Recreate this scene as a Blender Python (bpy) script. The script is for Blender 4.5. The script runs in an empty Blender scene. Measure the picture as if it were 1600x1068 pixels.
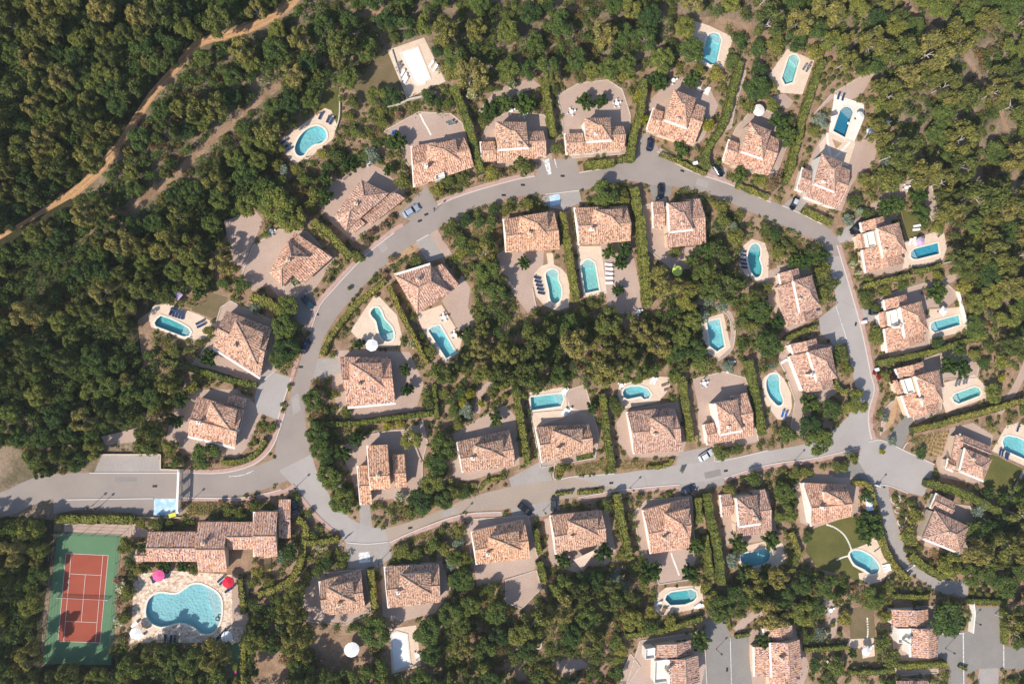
import bpy, math, random
import numpy as np
from mathutils import Vector, Matrix
from mathutils.geometry import tessellate_polygon
R = math.radians
rng = random.Random(7)
nrg = np.random.default_rng(11)
sc = bpy.context.scene
COL = sc.collection

# ------------------------------------------------------------------ camera
H = 200.0                      # flying height of the drone, metres
FPX = 1172.0                   # focal length in photo pixels (photo 1600 x 1068)
axis = Vector((150 / FPX, 26 / FPX, -1)).normalized()
CAMQ = axis.to_track_quat('-Z', 'Y')
# keep the picture's up direction on +Y
cd = bpy.data.cameras.new('Camera'); cam = bpy.data.objects.new('Camera', cd); COL.objects.link(cam)
zc = -axis; xc = Vector((0, 1, 0)).cross(zc).normalized(); yc = zc.cross(xc)
CAMR = Matrix((xc, yc, zc)).transposed()
cam.matrix_world = Matrix.Translation((0, 0, H)) @ CAMR.to_4x4()
cd.sensor_fit = 'HORIZONTAL'; cd.sensor_width = 36.0; cd.lens = 36.0 * FPX / 1600
cd.clip_start = 1; cd.clip_end = 6000
sc.camera = cam
# ------------------------------------------------------------------ light
SUN_EL = 42.0
to_light = Vector((0.72, 0.69, 0)).normalized() * math.cos(R(SUN_EL)) + Vector((0, 0, -math.sin(R(SUN_EL))))
w = bpy.data.worlds.new('World'); sc.world = w; w.use_nodes = True
nt = w.node_tree; bg = nt.nodes['Background']
sky = nt.nodes.new('ShaderNodeTexSky'); sky.sky_type = 'NISHITA'; sky.sun_disc = False
sky.sun_elevation = R(SUN_EL); sky.sun_rotation = math.atan2(-0.72, -0.69); sky.altitude = 200
nt.links.new(sky.outputs[0], bg.inputs[0]); bg.inputs[1].default_value = 0.145
ld = bpy.data.lights.new('Sun', 'SUN'); ld.energy = 4.7; ld.angle = R(0.5); ld.color = (1.0, 0.93, 0.82)
sun = bpy.data.objects.new('Sun', ld); COL.objects.link(sun)
sun.rotation_euler = to_light.to_track_quat('-Z', 'Y').to_euler(); sun.location = (-100, -100, 150)

def haze():
    # thin summer air between the drone and the valley
    me = bpy.data.meshes.new('haze'); c = 420.0; v = [(x, y, z) for z in (-3.0, 202.0) for x, y in ((-c, -c), (c, -c), (c, c), (-c, c))]
    me.from_pydata(v, [], [(0, 3, 2, 1), (4, 5, 6, 7), (0, 1, 5, 4), (1, 2, 6, 5), (2, 3, 7, 6), (3, 0, 4, 7)])
    m = bpy.data.materials.new('haze_air'); m.use_nodes = True; n = m.node_tree.nodes; n.remove(n['Principled BSDF'])
    pv = n.new('ShaderNodeVolumePrincipled'); pv.inputs['Color'].default_value = (.86, .90, .95, 1); pv.inputs['Density'].default_value = HAZE; pv.inputs['Anisotropy'].default_value = .2
    m.node_tree.links.new(pv.outputs[0], n['Material Output'].inputs['Volume']); me.materials.append(m)
    o = bpy.data.objects.new('haze', me); COL.objects.link(o); o['kind'] = 'stuff'; o['label'] = 'thin pale summer haze over the valley'; o['category'] = 'haze'
HAZE = .00012
haze()
sc.view_settings.view_transform = 'Standard'; sc.view_settings.look = 'None'
sc.view_settings.exposure = 0.32; sc.view_settings.gamma = 1.0
try:
    sc.cycles.max_bounces = 6; sc.cycles.transparent_max_bounces = 8; sc.cycles.caustics_reflective = False
    sc.cycles.caustics_refractive = False; sc.cycles.use_denoising = True
except Exception: pass

def P(px, py, z=0.0):
    """the point at height z that the photo shows at pixel px, py"""
    d = CAMR @ Vector(((px - 800) / FPX, -(py - 534) / FPX, -1))
    t = (z - H) / d.z
    return Vector((d.x * t, d.y * t, z))
def PX(p):
    q = CAMR.transposed() @ (Vector(p) - Vector((0, 0, H)))
    return (800 + FPX * q.x / -q.z, 534 - FPX * q.y / -q.z)

# ------------------------------------------------------------------ materials
def mat(name):
    m = bpy.data.materials.new(name); m.use_nodes = True
    n = m.node_tree.nodes; b = n['Principled BSDF']
    return m, n, m.node_tree.links, b
def ramp(n, stops, const=False):
    r = n.new('ShaderNodeValToRGB'); e = r.color_ramp.elements
    if const: r.color_ramp.interpolation = 'CONSTANT'
    while len(e) < len(stops): e.new(0.5)
    for k, (p, c) in enumerate(stops): e[k].position = p; e[k].color = (*c, 1)
    return r
def plain(name, c, rough=0.7, metal=0.0, spec=0.3):
    m, n, l, b = mat(name); b.inputs['Base Color'].default_value = (*c, 1)
    b.inputs['Roughness'].default_value = rough; b.inputs['Metallic'].default_value = metal
    b.inputs['Specular IOR Level'].default_value = spec
    return m
def noisy(name, stops, scale=0.3, detail=6, rough=0.9, fine=None, stretch=None, bump=0.0):
    """world-space noise through a ramp; a second finer noise breaks it up"""
    m, n, l, b = mat(name)
    g = n.new('ShaderNodeNewGeometry'); t = n.new('ShaderNodeTexNoise')
    t.inputs['Scale'].default_value = scale; t.inputs['Detail'].default_value = detail; t.inputs['Roughness'].default_value = 0.65
    if stretch:
        mp = n.new('ShaderNodeMapping'); mp.inputs['Scale'].default_value = stretch
        l.new(g.outputs['Position'], mp.inputs['Vector']); l.new(mp.outputs[0], t.inputs['Vector'])
    else: l.new(g.outputs['Position'], t.inputs['Vector'])
    r = ramp(n, stops); l.new(t.outputs['Fac'], r.inputs[0]); out = r.outputs[0]
    if fine:
        t2 = n.new('ShaderNodeTexNoise'); t2.inputs['Scale'].default_value = fine[0]; t2.inputs['Detail'].default_value = 4
        l.new(g.outputs['Position'], t2.inputs['Vector'])
        r2 = ramp(n, [(0.3, (fine[1],) * 3), (0.7, (fine[2],) * 3)]); l.new(t2.outputs['Fac'], r2.inputs[0])
        mx = n.new('ShaderNodeMix'); mx.data_type = 'RGBA'; mx.blend_type = 'MULTIPLY'; mx.inputs[0].default_value = 1
        l.new(out, mx.inputs[6]); l.new(r2.outputs[0], mx.inputs[7]); out = mx.outputs[2]
    l.new(out, b.inputs['Base Color']); b.inputs['Roughness'].default_value = rough
    b.inputs['Specular IOR Level'].default_value = 0.2
    return m
def leafmat(name, stops, trans=0.22):
    """leaf colour: one tone per plant, a small spread from leaf to leaf"""
    m, n, l, b = mat(name); n.remove(b); out = n['Material Output']
    oi = n.new('ShaderNodeObjectInfo'); g = n.new('ShaderNodeNewGeometry')
    r = ramp(n, stops); l.new(oi.outputs['Random'], r.inputs[0])
    r2 = ramp(n, [(0.0, (0.6, 0.6, 0.6)), (0.6, (1.0, 1.0, 0.97)), (1.0, (1.5, 1.42, 1.2))])
    l.new(g.outputs['Random Per Island'], r2.inputs[0])
    mx = n.new('ShaderNodeMix'); mx.data_type = 'RGBA'; mx.blend_type = 'MULTIPLY'; mx.inputs[0].default_value = 1
    l.new(r.outputs[0], mx.inputs[6]); l.new(r2.outputs[0], mx.inputs[7])
    t = n.new('ShaderNodeTexNoise'); t.inputs['Scale'].default_value = 0.35; t.inputs['Detail'].default_value = 3
    l.new(g.outputs['Position'], t.inputs['Vector'])
    r3 = ramp(n, [(0.3, (0.75, 0.8, 0.8)), (0.7, (1.25, 1.15, 0.95))]); l.new(t.outputs['Fac'], r3.inputs[0])
    m2 = n.new('ShaderNodeMix'); m2.data_type = 'RGBA'; m2.blend_type = 'MULTIPLY'; m2.inputs[0].default_value = 1
    l.new(mx.outputs[2], m2.inputs[6]); l.new(r3.outputs[0], m2.inputs[7])
    d = n.new('ShaderNodeBsdfDiffuse'); tr = n.new('ShaderNodeBsdfTranslucent'); ms = n.new('ShaderNodeMixShader')
    l.new(m2.outputs[2], d.inputs[0]); l.new(m2.outputs[2], tr.inputs[0]); ms.inputs[0].default_value = trans
    l.new(d.outputs[0], ms.inputs[1]); l.new(tr.outputs[0], ms.inputs[2]); l.new(ms.outputs[0], out.inputs[0])
    return m
def tilemat(name, pal, band=0.0):
    """clay canal tiles, every tile its own fired colour (UV is in metres, v runs down the slope)"""
    m, n, l, b = mat(name)
    uv = n.new('ShaderNodeUVMap'); mp = n.new('ShaderNodeVectorMath'); mp.operation = 'MULTIPLY'
    mp.inputs[1].default_value = (1 / 0.27, 1 / 0.40, 1); l.new(uv.outputs[0], mp.inputs[0])
    fl = n.new('ShaderNodeVectorMath'); fl.operation = 'FLOOR'; l.new(mp.outputs[0], fl.inputs[0])
    wn = n.new('ShaderNodeTexWhiteNoise'); wn.noise_dimensions = '3D'; l.new(fl.outputs[0], wn.inputs['Vector'])
    g = n.new('ShaderNodeNewGeometry'); oi = n.new('ShaderNodeObjectInfo')
    t = n.new('ShaderNodeTexNoise'); t.inputs['Scale'].default_value = 0.22; t.inputs['Detail'].default_value = 3
    l.new(g.outputs['Position'], t.inputs['Vector'])
    ad = n.new('ShaderNodeMath'); ad.operation = 'MULTIPLY_ADD'; ad.inputs[1].default_value = 0.45 + band; ad.inputs[2].default_value = -0.22 - band / 2
    l.new(t.outputs['Fac'], ad.inputs[0])
    a2 = n.new('ShaderNodeMath'); a2.operation = 'ADD'; l.new(wn.outputs['Value'], a2.inputs[0]); l.new(ad.outputs[0], a2.inputs[1])
    k = len(pal); r = ramp(n, [(i / k, c) for i, c in enumerate(pal)], True); l.new(a2.outputs[0], r.inputs[0])
    tone = ramp(n, [(0, (0.80, 0.79, 0.80)), (0.35, (.91, 0.88, 0.88)), (.7, (.98, .92, .87)), (1, (1.03, 0.93, 0.84))]); l.new(oi.outputs['Random'], tone.inputs[0])
    mx = n.new('ShaderNodeMix'); mx.data_type = 'RGBA'; mx.blend_type = 'MULTIPLY'; mx.inputs[0].default_value = 1
    l.new(r.outputs[0], mx.inputs[6]); l.new(tone.outputs[0], mx.inputs[7])
    l.new(mx.outputs[2], b.inputs['Base Color']); b.inputs['Roughness'].default_value = 0.85; b.inputs['Specular IOR Level'].default_value = 0.2
    # the barrel shape of the tile columns
    sx = n.new('ShaderNodeSeparateXYZ'); l.new(mp.outputs[0], sx.inputs[0])
    sn = n.new('ShaderNodeMath'); sn.operation = 'PINGPONG'; sn.inputs[1].default_value = 1.1; l.new(sx.outputs[0], sn.inputs[0])
    bp = n.new('ShaderNodeBump'); bp.inputs['Strength'].default_value = 0.5; bp.inputs['Distance'].default_value = 0.16
    l.new(sn.outputs[0], bp.inputs['Height']); l.new(bp.outputs[0], b.inputs['Normal'])
    return m
M = {}
PINK = [(0.224, 0.137, 0.102), (0.540, 0.326, 0.232), (0.650, 0.437, 0.329), (0.427, 0.244, 0.179), (0.618, 0.396, 0.306), (0.403, 0.253, 0.204), (0.565, 0.318, 0.204), (0.713, 0.512, 0.396), (0.520, 0.307, 0.241), (0.289, 0.170, 0.129)]
ORNG = [(0.205, 0.127, 0.103), (0.575, 0.345, 0.213), (0.657, 0.443, 0.316), (0.454, 0.250, 0.149), (0.627, 0.402, 0.287), (0.405, 0.259, 0.213), (0.602, 0.338, 0.191), (0.694, 0.499, 0.368), (0.540, 0.318, 0.234), (0.292, 0.168, 0.123)]
MAUV = [(0.161, 0.094, 0.103), (0.542, 0.301, 0.165), (0.632, 0.431, 0.344), (0.443, 0.295, 0.272), (0.604, 0.391, 0.293), (0.331, 0.221, 0.216), (0.575, 0.310, 0.168), (0.678, 0.493, 0.406), (0.504, 0.320, 0.273), (0.381, 0.195, 0.112)]
M['roof0'] = tilemat('clay_tiles_pink', PINK); M['roof1'] = tilemat('clay_tiles_orange', ORNG, .1); M['roof2'] = tilemat('clay_tiles_mauve', MAUV, .35)
M['ridge'] = noisy('ridge_mortar', [(.3, (.30, .19, .14)), (.7, (.55, .40, .30))], 1.5)
M['wall'] = noisy('render_cream', [(.3, (.60, .47, .34)), (.7, (.70, .56, .42))], .5)
M['white'] = noisy('render_white', [(.3, (.70, .65, .58)), (.7, (.80, .76, .70))], .6)
M['ochre'] = noisy('ochre_terrace', [(.3, (.62, .39, .19)), (.7, (.74, .50, .27))], .6)
M['shutter'] = plain('shutter_paint', (.22, .25, .26), .5); M['glass'] = plain('window_glass', (.02, .03, .04), .08, 0, .6)
M['wood'] = plain('door_wood', (.16, .09, .05), .6)
M['floor'] = noisy('shaded_leaf_litter', [(.3, (.028, .032, .014)), (.55, (.055, .05, .024)), (.75, (.11, .08, .045))], .15, 8, .95, (1.6, .7, 1.15))  # leaf litter, its colour darkened for the shade under the crowns
M['ground'] = noisy('earth_dry_grass', [(.25, (.09, .085, .045)), (.42, (.16, .125, .075)), (.56, (.29, .21, .145)), (.66, (.21, .165, .105)), (.8, (.11, .10, .055))], .11, 9, .95, (1.6, .7, 1.15))
M['earth'] = noisy('red_earth', [(.28, (.14, .105, .06)), (.42, (.25, .16, .10)), (.6, (.36, .235, .155)), (.8, (.29, .215, .145))], .3, 7, .95, (2.5, .75, 1.15))
M['track'] = noisy('dirt_track', [(.3, (.40, .215, .10)), (.7, (.52, .305, .155))], .3, 6, .95, (2.0, .8, 1.1))
M['rut'] = noisy('track_ruts', [(.3, (.46, .265, .135)), (.7, (.58, .36, .20))], .8, 6, .95, (2.0, .8, 1.1))
M['asphalt'] = noisy('worn_asphalt', [(.25, (.255, .212, .188)), (.5, (.30, .252, .224)), (.75, (.33, .278, .24))], .09, 8, .9, (5.0, .93, 1.05), (1, 1, 1))
M['asphalt_dust'] = noisy('dusty_asphalt', [(.3, (.325, .262, .215)), (.7, (.385, .30, .235))], .12, 7, .9, (3.0, .9, 1.06))
M['concrete'] = noisy('drive_concrete', [(.3, (.315, .278, .255)), (.7, (.375, .333, .305))], .2, 7, .9, (2.5, .88, 1.06))
M['grey'] = noisy('new_asphalt', [(.3, (.225, .205, .188)), (.7, (.27, .246, .224))], .2, 7, .9, (2.5, .9, 1.06))
M['plaza'] = noisy('pale_asphalt', [(.3, (.335, .298, .278)), (.7, (.40, .36, .335))], .1, 8, .9, (4.0, .92, 1.05))
M['bed'] = noisy('ochre_bed_soil', [(.3, (.36, .22, .12)), (.7, (.50, .32, .18))], .5, 6, .95, (3, .8, 1.15))
M['pave'] = noisy('pink_pavement', [(.3, (.40, .25, .21)), (.7, (.50, .34, .29))], .5, 5, .9, (4, .9, 1.05))
M['kerb'] = plain('kerb_stone', (.56, .50, .45), .85)
M['gravel'] = noisy('gravel_terrace', [(.3, (.40, .285, .228)), (.7, (.49, .362, .298))], .12, 7, .95, (3.0, .86, 1.08))
M['deck'] = noisy('pool_terrace_stone', [(.3, (.63, .475, .355)), (.7, (.73, .575, .45))], .5, 6, .85, (2.6, .86, 1.06))
M['deckw'] = noisy('white_terrace_stone', [(.3, (.70, .63, .55)), (.7, (.80, .75, .68))], .4, 5, .85, (2.0, .9, 1.05))
M['lawn'] = noisy('lawn_grass', [(.3, (.085, .088, .025)), (.55, (.13, .12, .035)), (.8, (.175, .13, .05))], .12, 7, .95, (3.0, .8, 1.15))
M['drylawn'] = noisy('dry_lawn', [(.3, (.13, .105, .05)), (.7, (.21, .15, .085))], .2, 7, .95, (3.0, .8, 1.15))
M['paint'] = noisy('worn_white_paint', [(.38, (.40, .38, .36)), (.55, (.74, .73, .71))], 1.6, 6)
M['paintblue'] = noisy('worn_blue_paint', [(.35, (.68, .70, .72)), (.5, (.40, .58, .72)), (.65, (.30, .50, .68))], .8, 6)
M['iron'] = plain('dark_iron', (.05, .045, .045), .6, .3)
M['crazy'] = None
def crazy():
    m, n, l, b = mat('crazy_paving'); g = n.new('ShaderNodeNewGeometry'); v = n.new('ShaderNodeTexVoronoi'); v.inputs['Scale'].default_value = 2.1
    l.new(g.outputs['Position'], v.inputs['Vector']); r = ramp(n, [(0, (.40, .27, .19)), (.35, (.58, .43, .31)), (.7, (.68, .53, .40)), (1, (.76, .65, .54))])
    s = n.new('ShaderNodeSeparateColor'); l.new(v.outputs['Color'], s.inputs[0]); l.new(s.outputs[0], r.inputs[0])
    l.new(r.outputs[0], b.inputs['Base Color']); b.inputs['Roughness'].default_value = .85
    return m
M['crazy'] = crazy()
M['court_red'] = noisy('court_red', [(.3, (.285, .062, .036)), (.7, (.335, .078, .045))], .15, 6, .8, (3, .93, 1.04))
M['court_green'] = noisy('court_green', [(.3, (.095, .185, .095)), (.7, (.115, .215, .115))], .15, 6, .8, (3, .93, 1.04))
M['line'] = plain('court_line', (.60, .48, .44), .7)
M['bark'] = noisy('pine_bark', [(.3, (.20, .16, .13)), (.7, (.38, .33, .29))], 2.0)
M['barkpale'] = noisy('bleached_bark', [(.3, (.36, .32, .29)), (.7, (.55, .51, .47))], 2.0)
M['pine'] = leafmat('pine_needles', [(0, (.105, .135, .05)), (.35, (.155, .178, .058)), (.7, (.215, .21, .07)), (1, (.30, .265, .105))], .32)
M['oak'] = leafmat('oak_leaves', [(0, (.062, .108, .044)), (.3, (.10, .15, .05)), (.7, (.16, .20, .06)), (1, (.24, .245, .07))], .32)
M['mulb'] = leafmat('mulberry_leaves', [(0, (.055, .10, .032)), (.6, (.08, .13, .04)), (1, (.11, .155, .048))], .3)
M['bush'] = leafmat('bush_leaves', [(0, (.10, .13, .048)), (.35, (.145, .17, .056)), (.7, (.20, .21, .064)), (1, (.28, .265, .072))], .32)
M['hedge'] = leafmat('hedge_leaves', [(0, (.15, .175, .05)), (.5, (.20, .21, .06)), (1, (.27, .245, .075))], .12)
M['dry'] = leafmat('dry_scrub', [(0, (.13, .10, .045)), (.5, (.19, .135, .07)), (1, (.26, .17, .10))])
M['silver'] = leafmat('silver_leaves', [(0, (.13, .17, .13)), (1, (.24, .29, .25))])
M['mint'] = leafmat('pale_green_leaves', [(0, (.17, .24, .15)), (1, (.25, .33, .23))], .1)
M['lime'] = leafmat('lime_leaves', [(0, (.24, .24, .03)), (1, (.34, .32, .05))])
M['purple'] = leafmat('purple_leaves', [(0, (.055, .028, .032)), (1, (.08, .035, .04))])
M['pinkfl'] = leafmat('pink_blossom', [(0, (.40, .18, .20)), (1, (.55, .28, .27))])
M['whitefl'] = leafmat('white_blossom', [(0, (.52, .52, .42)), (1, (.66, .64, .56))])
M['redfl'] = leafmat('red_blossom', [(0, (.22, .02, .035)), (1, (.30, .03, .05))])
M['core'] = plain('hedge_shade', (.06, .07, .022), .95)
M['navy'] = plain('navy_canvas', (.02, .035, .085), .8); M['whitecloth'] = plain('white_canvas', (.74, .73, .71), .8)
M['greycloth'] = plain('grey_canvas', (.13, .12, .13), .8); M['brown'] = plain('brown_wood', (.20, .12, .08), .7)
M['bluecloth'] = plain('blue_canvas', (.03, .10, .32), .8); M['plastic'] = plain('white_plastic', (.76, .76, .75), .45)
M['pinkcloth'] = plain('pink_canvas', (.72, .10, .26), .8); M['redcloth'] = plain('red_canvas', (.55, .012, .04), .8)
M['lilac'] = plain('lilac_canvas', (.50, .36, .52), .8); M['limecloth'] = plain('lime_canvas', (.55, .66, .12), .8)
M['cover'] = noisy('white_pool_cover', [(.3, (.74, .76, .78)), (.7, (.82, .83, .84))], .4)
M['yellow'] = plain('yellow_plastic', (.62, .55, .05), .5); M['stone'] = noisy('dry_stone', [(.3, (.42, .36, .29)), (.7, (.66, .59, .50))], 1.6)
M['tyre'] = plain('tyre_rubber', (.015, .015, .015), .8); M['rim'] = plain('alloy_rim', (.45, .45, .46), .35, .8)
M['lampglass'] = plain('headlamp_glass', (.7, .72, .74), .15, 0, .6)
def carpaint(c, name): return plain(name, c, .18, .25, .6)

# ------------------------------------------------------------------ mesh helpers
def link(o, parent=None):
    COL.objects.link(o)
    if parent: o.parent = parent
    return o
def mesh(name, verts, faces, mats, mi=None, uvs=None, smooth=False):
    me = bpy.data.meshes.new(name); me.from_pydata([tuple(v) for v in verts], [], [tuple(f) for f in faces])
    for m in (mats if isinstance(mats, (list, tuple)) else [mats]): me.materials.append(m)
    if mi is not None: me.polygons.foreach_set('material_index', mi)
    if uvs is not None:
        ul = me.uv_layers.new(name='UVMap'); ul.data.foreach_set('uv', np.array(uvs, dtype=np.float32).ravel())
    if smooth: me.polygons.foreach_set('use_smooth', [True] * len(me.polygons))
    me.update(); return me
def ob(name, me, parent=None, loc=None):
    o = bpy.data.objects.new(name, me); link(o, parent)
    if loc is not None: o.location = loc
    return o
def thing(name, label, cat, loc=(0, 0, 0), rz=0.0, group=None, data=None):
    o = bpy.data.objects.new(name, data); link(o); o.location = loc; o.rotation_euler = (0, 0, rz)
    if data is None: o.empty_display_size = .5
    return tag(o, label, cat, group)
def tag(o, label, cat, group=None):
    o['label'] = label; o['category'] = cat
    if group: o['group'] = group
    return o
class MB:
    """collects simple shapes into one mesh"""
    def __init__(s): s.v = []; s.f = []
    def add(s, v, f):
        k = len(s.v); s.v += [tuple(x) for x in v]; s.f += [tuple(i + k for i in q) for q in f]; return s
    def box(s, x0, x1, y0, y1, z0, z1, top=None):
        t = top or (x0, x1, y0, y1)
        v = [(x0, y0, z0), (x1, y0, z0), (x1, y1, z0), (x0, y1, z0), (t[0], t[2], z1), (t[1], t[2], z1), (t[1], t[3], z1), (t[0], t[3], z1)]
        return s.add(v, [(0, 3, 2, 1), (4, 5, 6, 7), (0, 1, 5, 4), (1, 2, 6, 5), (2, 3, 7, 6), (3, 0, 4, 7)])
    def cyl(s, x, y, z0, z1, r0, r1=None, n=8):
        r1 = r0 if r1 is None else r1; a = [2 * math.pi * k / n for k in range(n)]
        v = [(x + r0 * math.cos(t), y + r0 * math.sin(t), z0) for t in a] + [(x + r1 * math.cos(t), y + r1 * math.sin(t), z1) for t in a]
        return s.add(v, [(k, (k + 1) % n, n + (k + 1) % n, n + k) for k in range(n)] + [tuple(range(n))[::-1], tuple(range(n, 2 * n))])
    def bar(s, p, q, w, h=None):
        p = Vector(p); q = Vector(q); d = (q - p).normalized(); h = h or w
        sd = d.cross(Vector((0, 0, 1)));
        if sd.length < 1e-4: sd = Vector((1, 0, 0))
        sd.normalize(); up = sd.cross(d); sd *= w / 2; up *= h / 2
        v = [p - sd - up, p + sd - up, p + sd + up, p - sd + up, q - sd - up, q + sd - up, q + sd + up, q - sd + up]
        return s.add(v, [(0, 1, 2, 3), (7, 6, 5, 4), (0, 4, 5, 1), (1, 5, 6, 2), (2, 6, 7, 3), (3, 7, 4, 0)])
    def tube(s, pts, rad, n=6):
        rings = []
        for i, p in enumerate(pts):
            p = Vector(p); a = Vector(pts[max(i - 1, 0)]); b = Vector(pts[min(i + 1, len(pts) - 1)]); d = (b - a).normalized()
            x = d.cross(Vector((0, 1, .3))).normalized(); y = d.cross(x)
            rings.append([p + (x * math.cos(2 * math.pi * k / n) + y * math.sin(2 * math.pi * k / n)) * rad[i] for k in range(n)])
        v = [q for r_ in rings for q in r_]; f = []
        for i in range(len(pts) - 1):
            for k in range(n): f.append((i * n + k, i * n + (k + 1) % n, (i + 1) * n + (k + 1) % n, (i + 1) * n + k))
        f.append(tuple(range(n))[::-1]); f.append(tuple(range((len(pts) - 1) * n, len(pts) * n)))
        return s.add(v, f)
    def me(s, name, m, smooth=False): return mesh(name, s.v, s.f, m, smooth=smooth)

def smooth_closed(pts, sub=5):
    out = []; n = len(pts)
    for i in range(n):
        p0, p1, p2, p3 = (np.array(pts[(i + k) % n], float) for k in (-1, 0, 1, 2))
        for s in range(sub):
            t = s / sub
            out.append(tuple(.5 * ((2 * p1) + (p2 - p0) * t + (2 * p0 - 5 * p1 + 4 * p2 - p3) * t * t + (3 * p1 - p0 - 3 * p2 + p3) * t ** 3)))
    return out
def smooth_open(pts, sub=5):
    q = [np.array(pts[0], float)] + [np.array(p, float) for p in pts] + [np.array(pts[-1], float)]; out = []
    for i in range(1, len(q) - 2):
        p0, p1, p2, p3 = q[i - 1:i + 3]
        for s in range(sub):
            t = s / sub
            out.append(tuple(.5 * ((2 * p1) + (p2 - p0) * t + (2 * p0 - 5 * p1 + 4 * p2 - p3) * t * t + (3 * p1 - p0 - 3 * p2 + p3) * t ** 3)))
    out.append(tuple(q[-2])); return out
def ribbon(pts, wd, sub=4):
    """polygon (pixels) of a strip of width wd along a smooth centre line"""
    p = smooth_open(pts, sub); L = []; Rr = []
    for i in range(len(p)):
        a = np.array(p[max(i - 1, 0)]); b = np.array(p[min(i + 1, len(p) - 1)]); d = (b - a) / (np.hypot(*(b - a)) + 1e-9)
        nn = np.array((-d[1], d[0])) * wd / 2; L.append(tuple(np.array(p[i]) + nn)); Rr.append(tuple(np.array(p[i]) - nn))
    return L + Rr[::-1]
def resample(pts, step):
    p = [np.array(q, float) for q in pts]; out = [p[0]]; acc = 0.0
    for a, b in zip(p, p[1:]):
        Ls = np.hypot(*(b - a)); n = max(1, int(round(Ls / step)))
        for k in range(1, n + 1): out.append(a + (b - a) * k / n)
    return out

# occupancy raster in photo pixels (margin 60 px), used to lay sheets in order and to keep plants off paving
MG = 60; GW, GH = 1600 + 2 * MG, 1068 + 2 * MG
OCC = np.zeros((GH, GW), np.uint8); LEV = np.zeros((GH, GW), np.int16)
def fillmask(poly):
    p = np.array(poly, float) + MG; y0 = max(0, int(p[:, 1].min())); y1 = min(GH - 1, int(p[:, 1].max()) + 1)
    x0 = max(0, int(p[:, 0].min())); x1 = min(GW - 1, int(p[:, 0].max()) + 1)
    if y1 <= y0 or x1 <= x0: return (slice(0, 0), slice(0, 0)), np.zeros((0, 0), bool)
    X, Y = np.meshgrid(np.arange(x0, x1 + 1) + .5, np.arange(y0, y1 + 1) + .5); ins = np.zeros(X.shape, bool)
    n = len(p)
    for i in range(n):
        (xa, ya), (xb, yb) = p[i], p[(i + 1) % n]
        if ya == yb: continue
        c = ((ya > Y) != (yb > Y)) & (X < (xb - xa) * (Y - ya) / (yb - ya) + xa); ins ^= c
    return (slice(y0, y1 + 1), slice(x0, x1 + 1)), ins
def inside(pt, poly):
    x, y = pt; r = False; n = len(poly)
    for i in range(n):
        (xa, ya), (xb, yb) = poly[i], poly[(i + 1) % n]
        if (ya > y) != (yb > y) and x < (xb - xa) * (y - ya) / (yb - ya) + xa: r = not r
    return r

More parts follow.
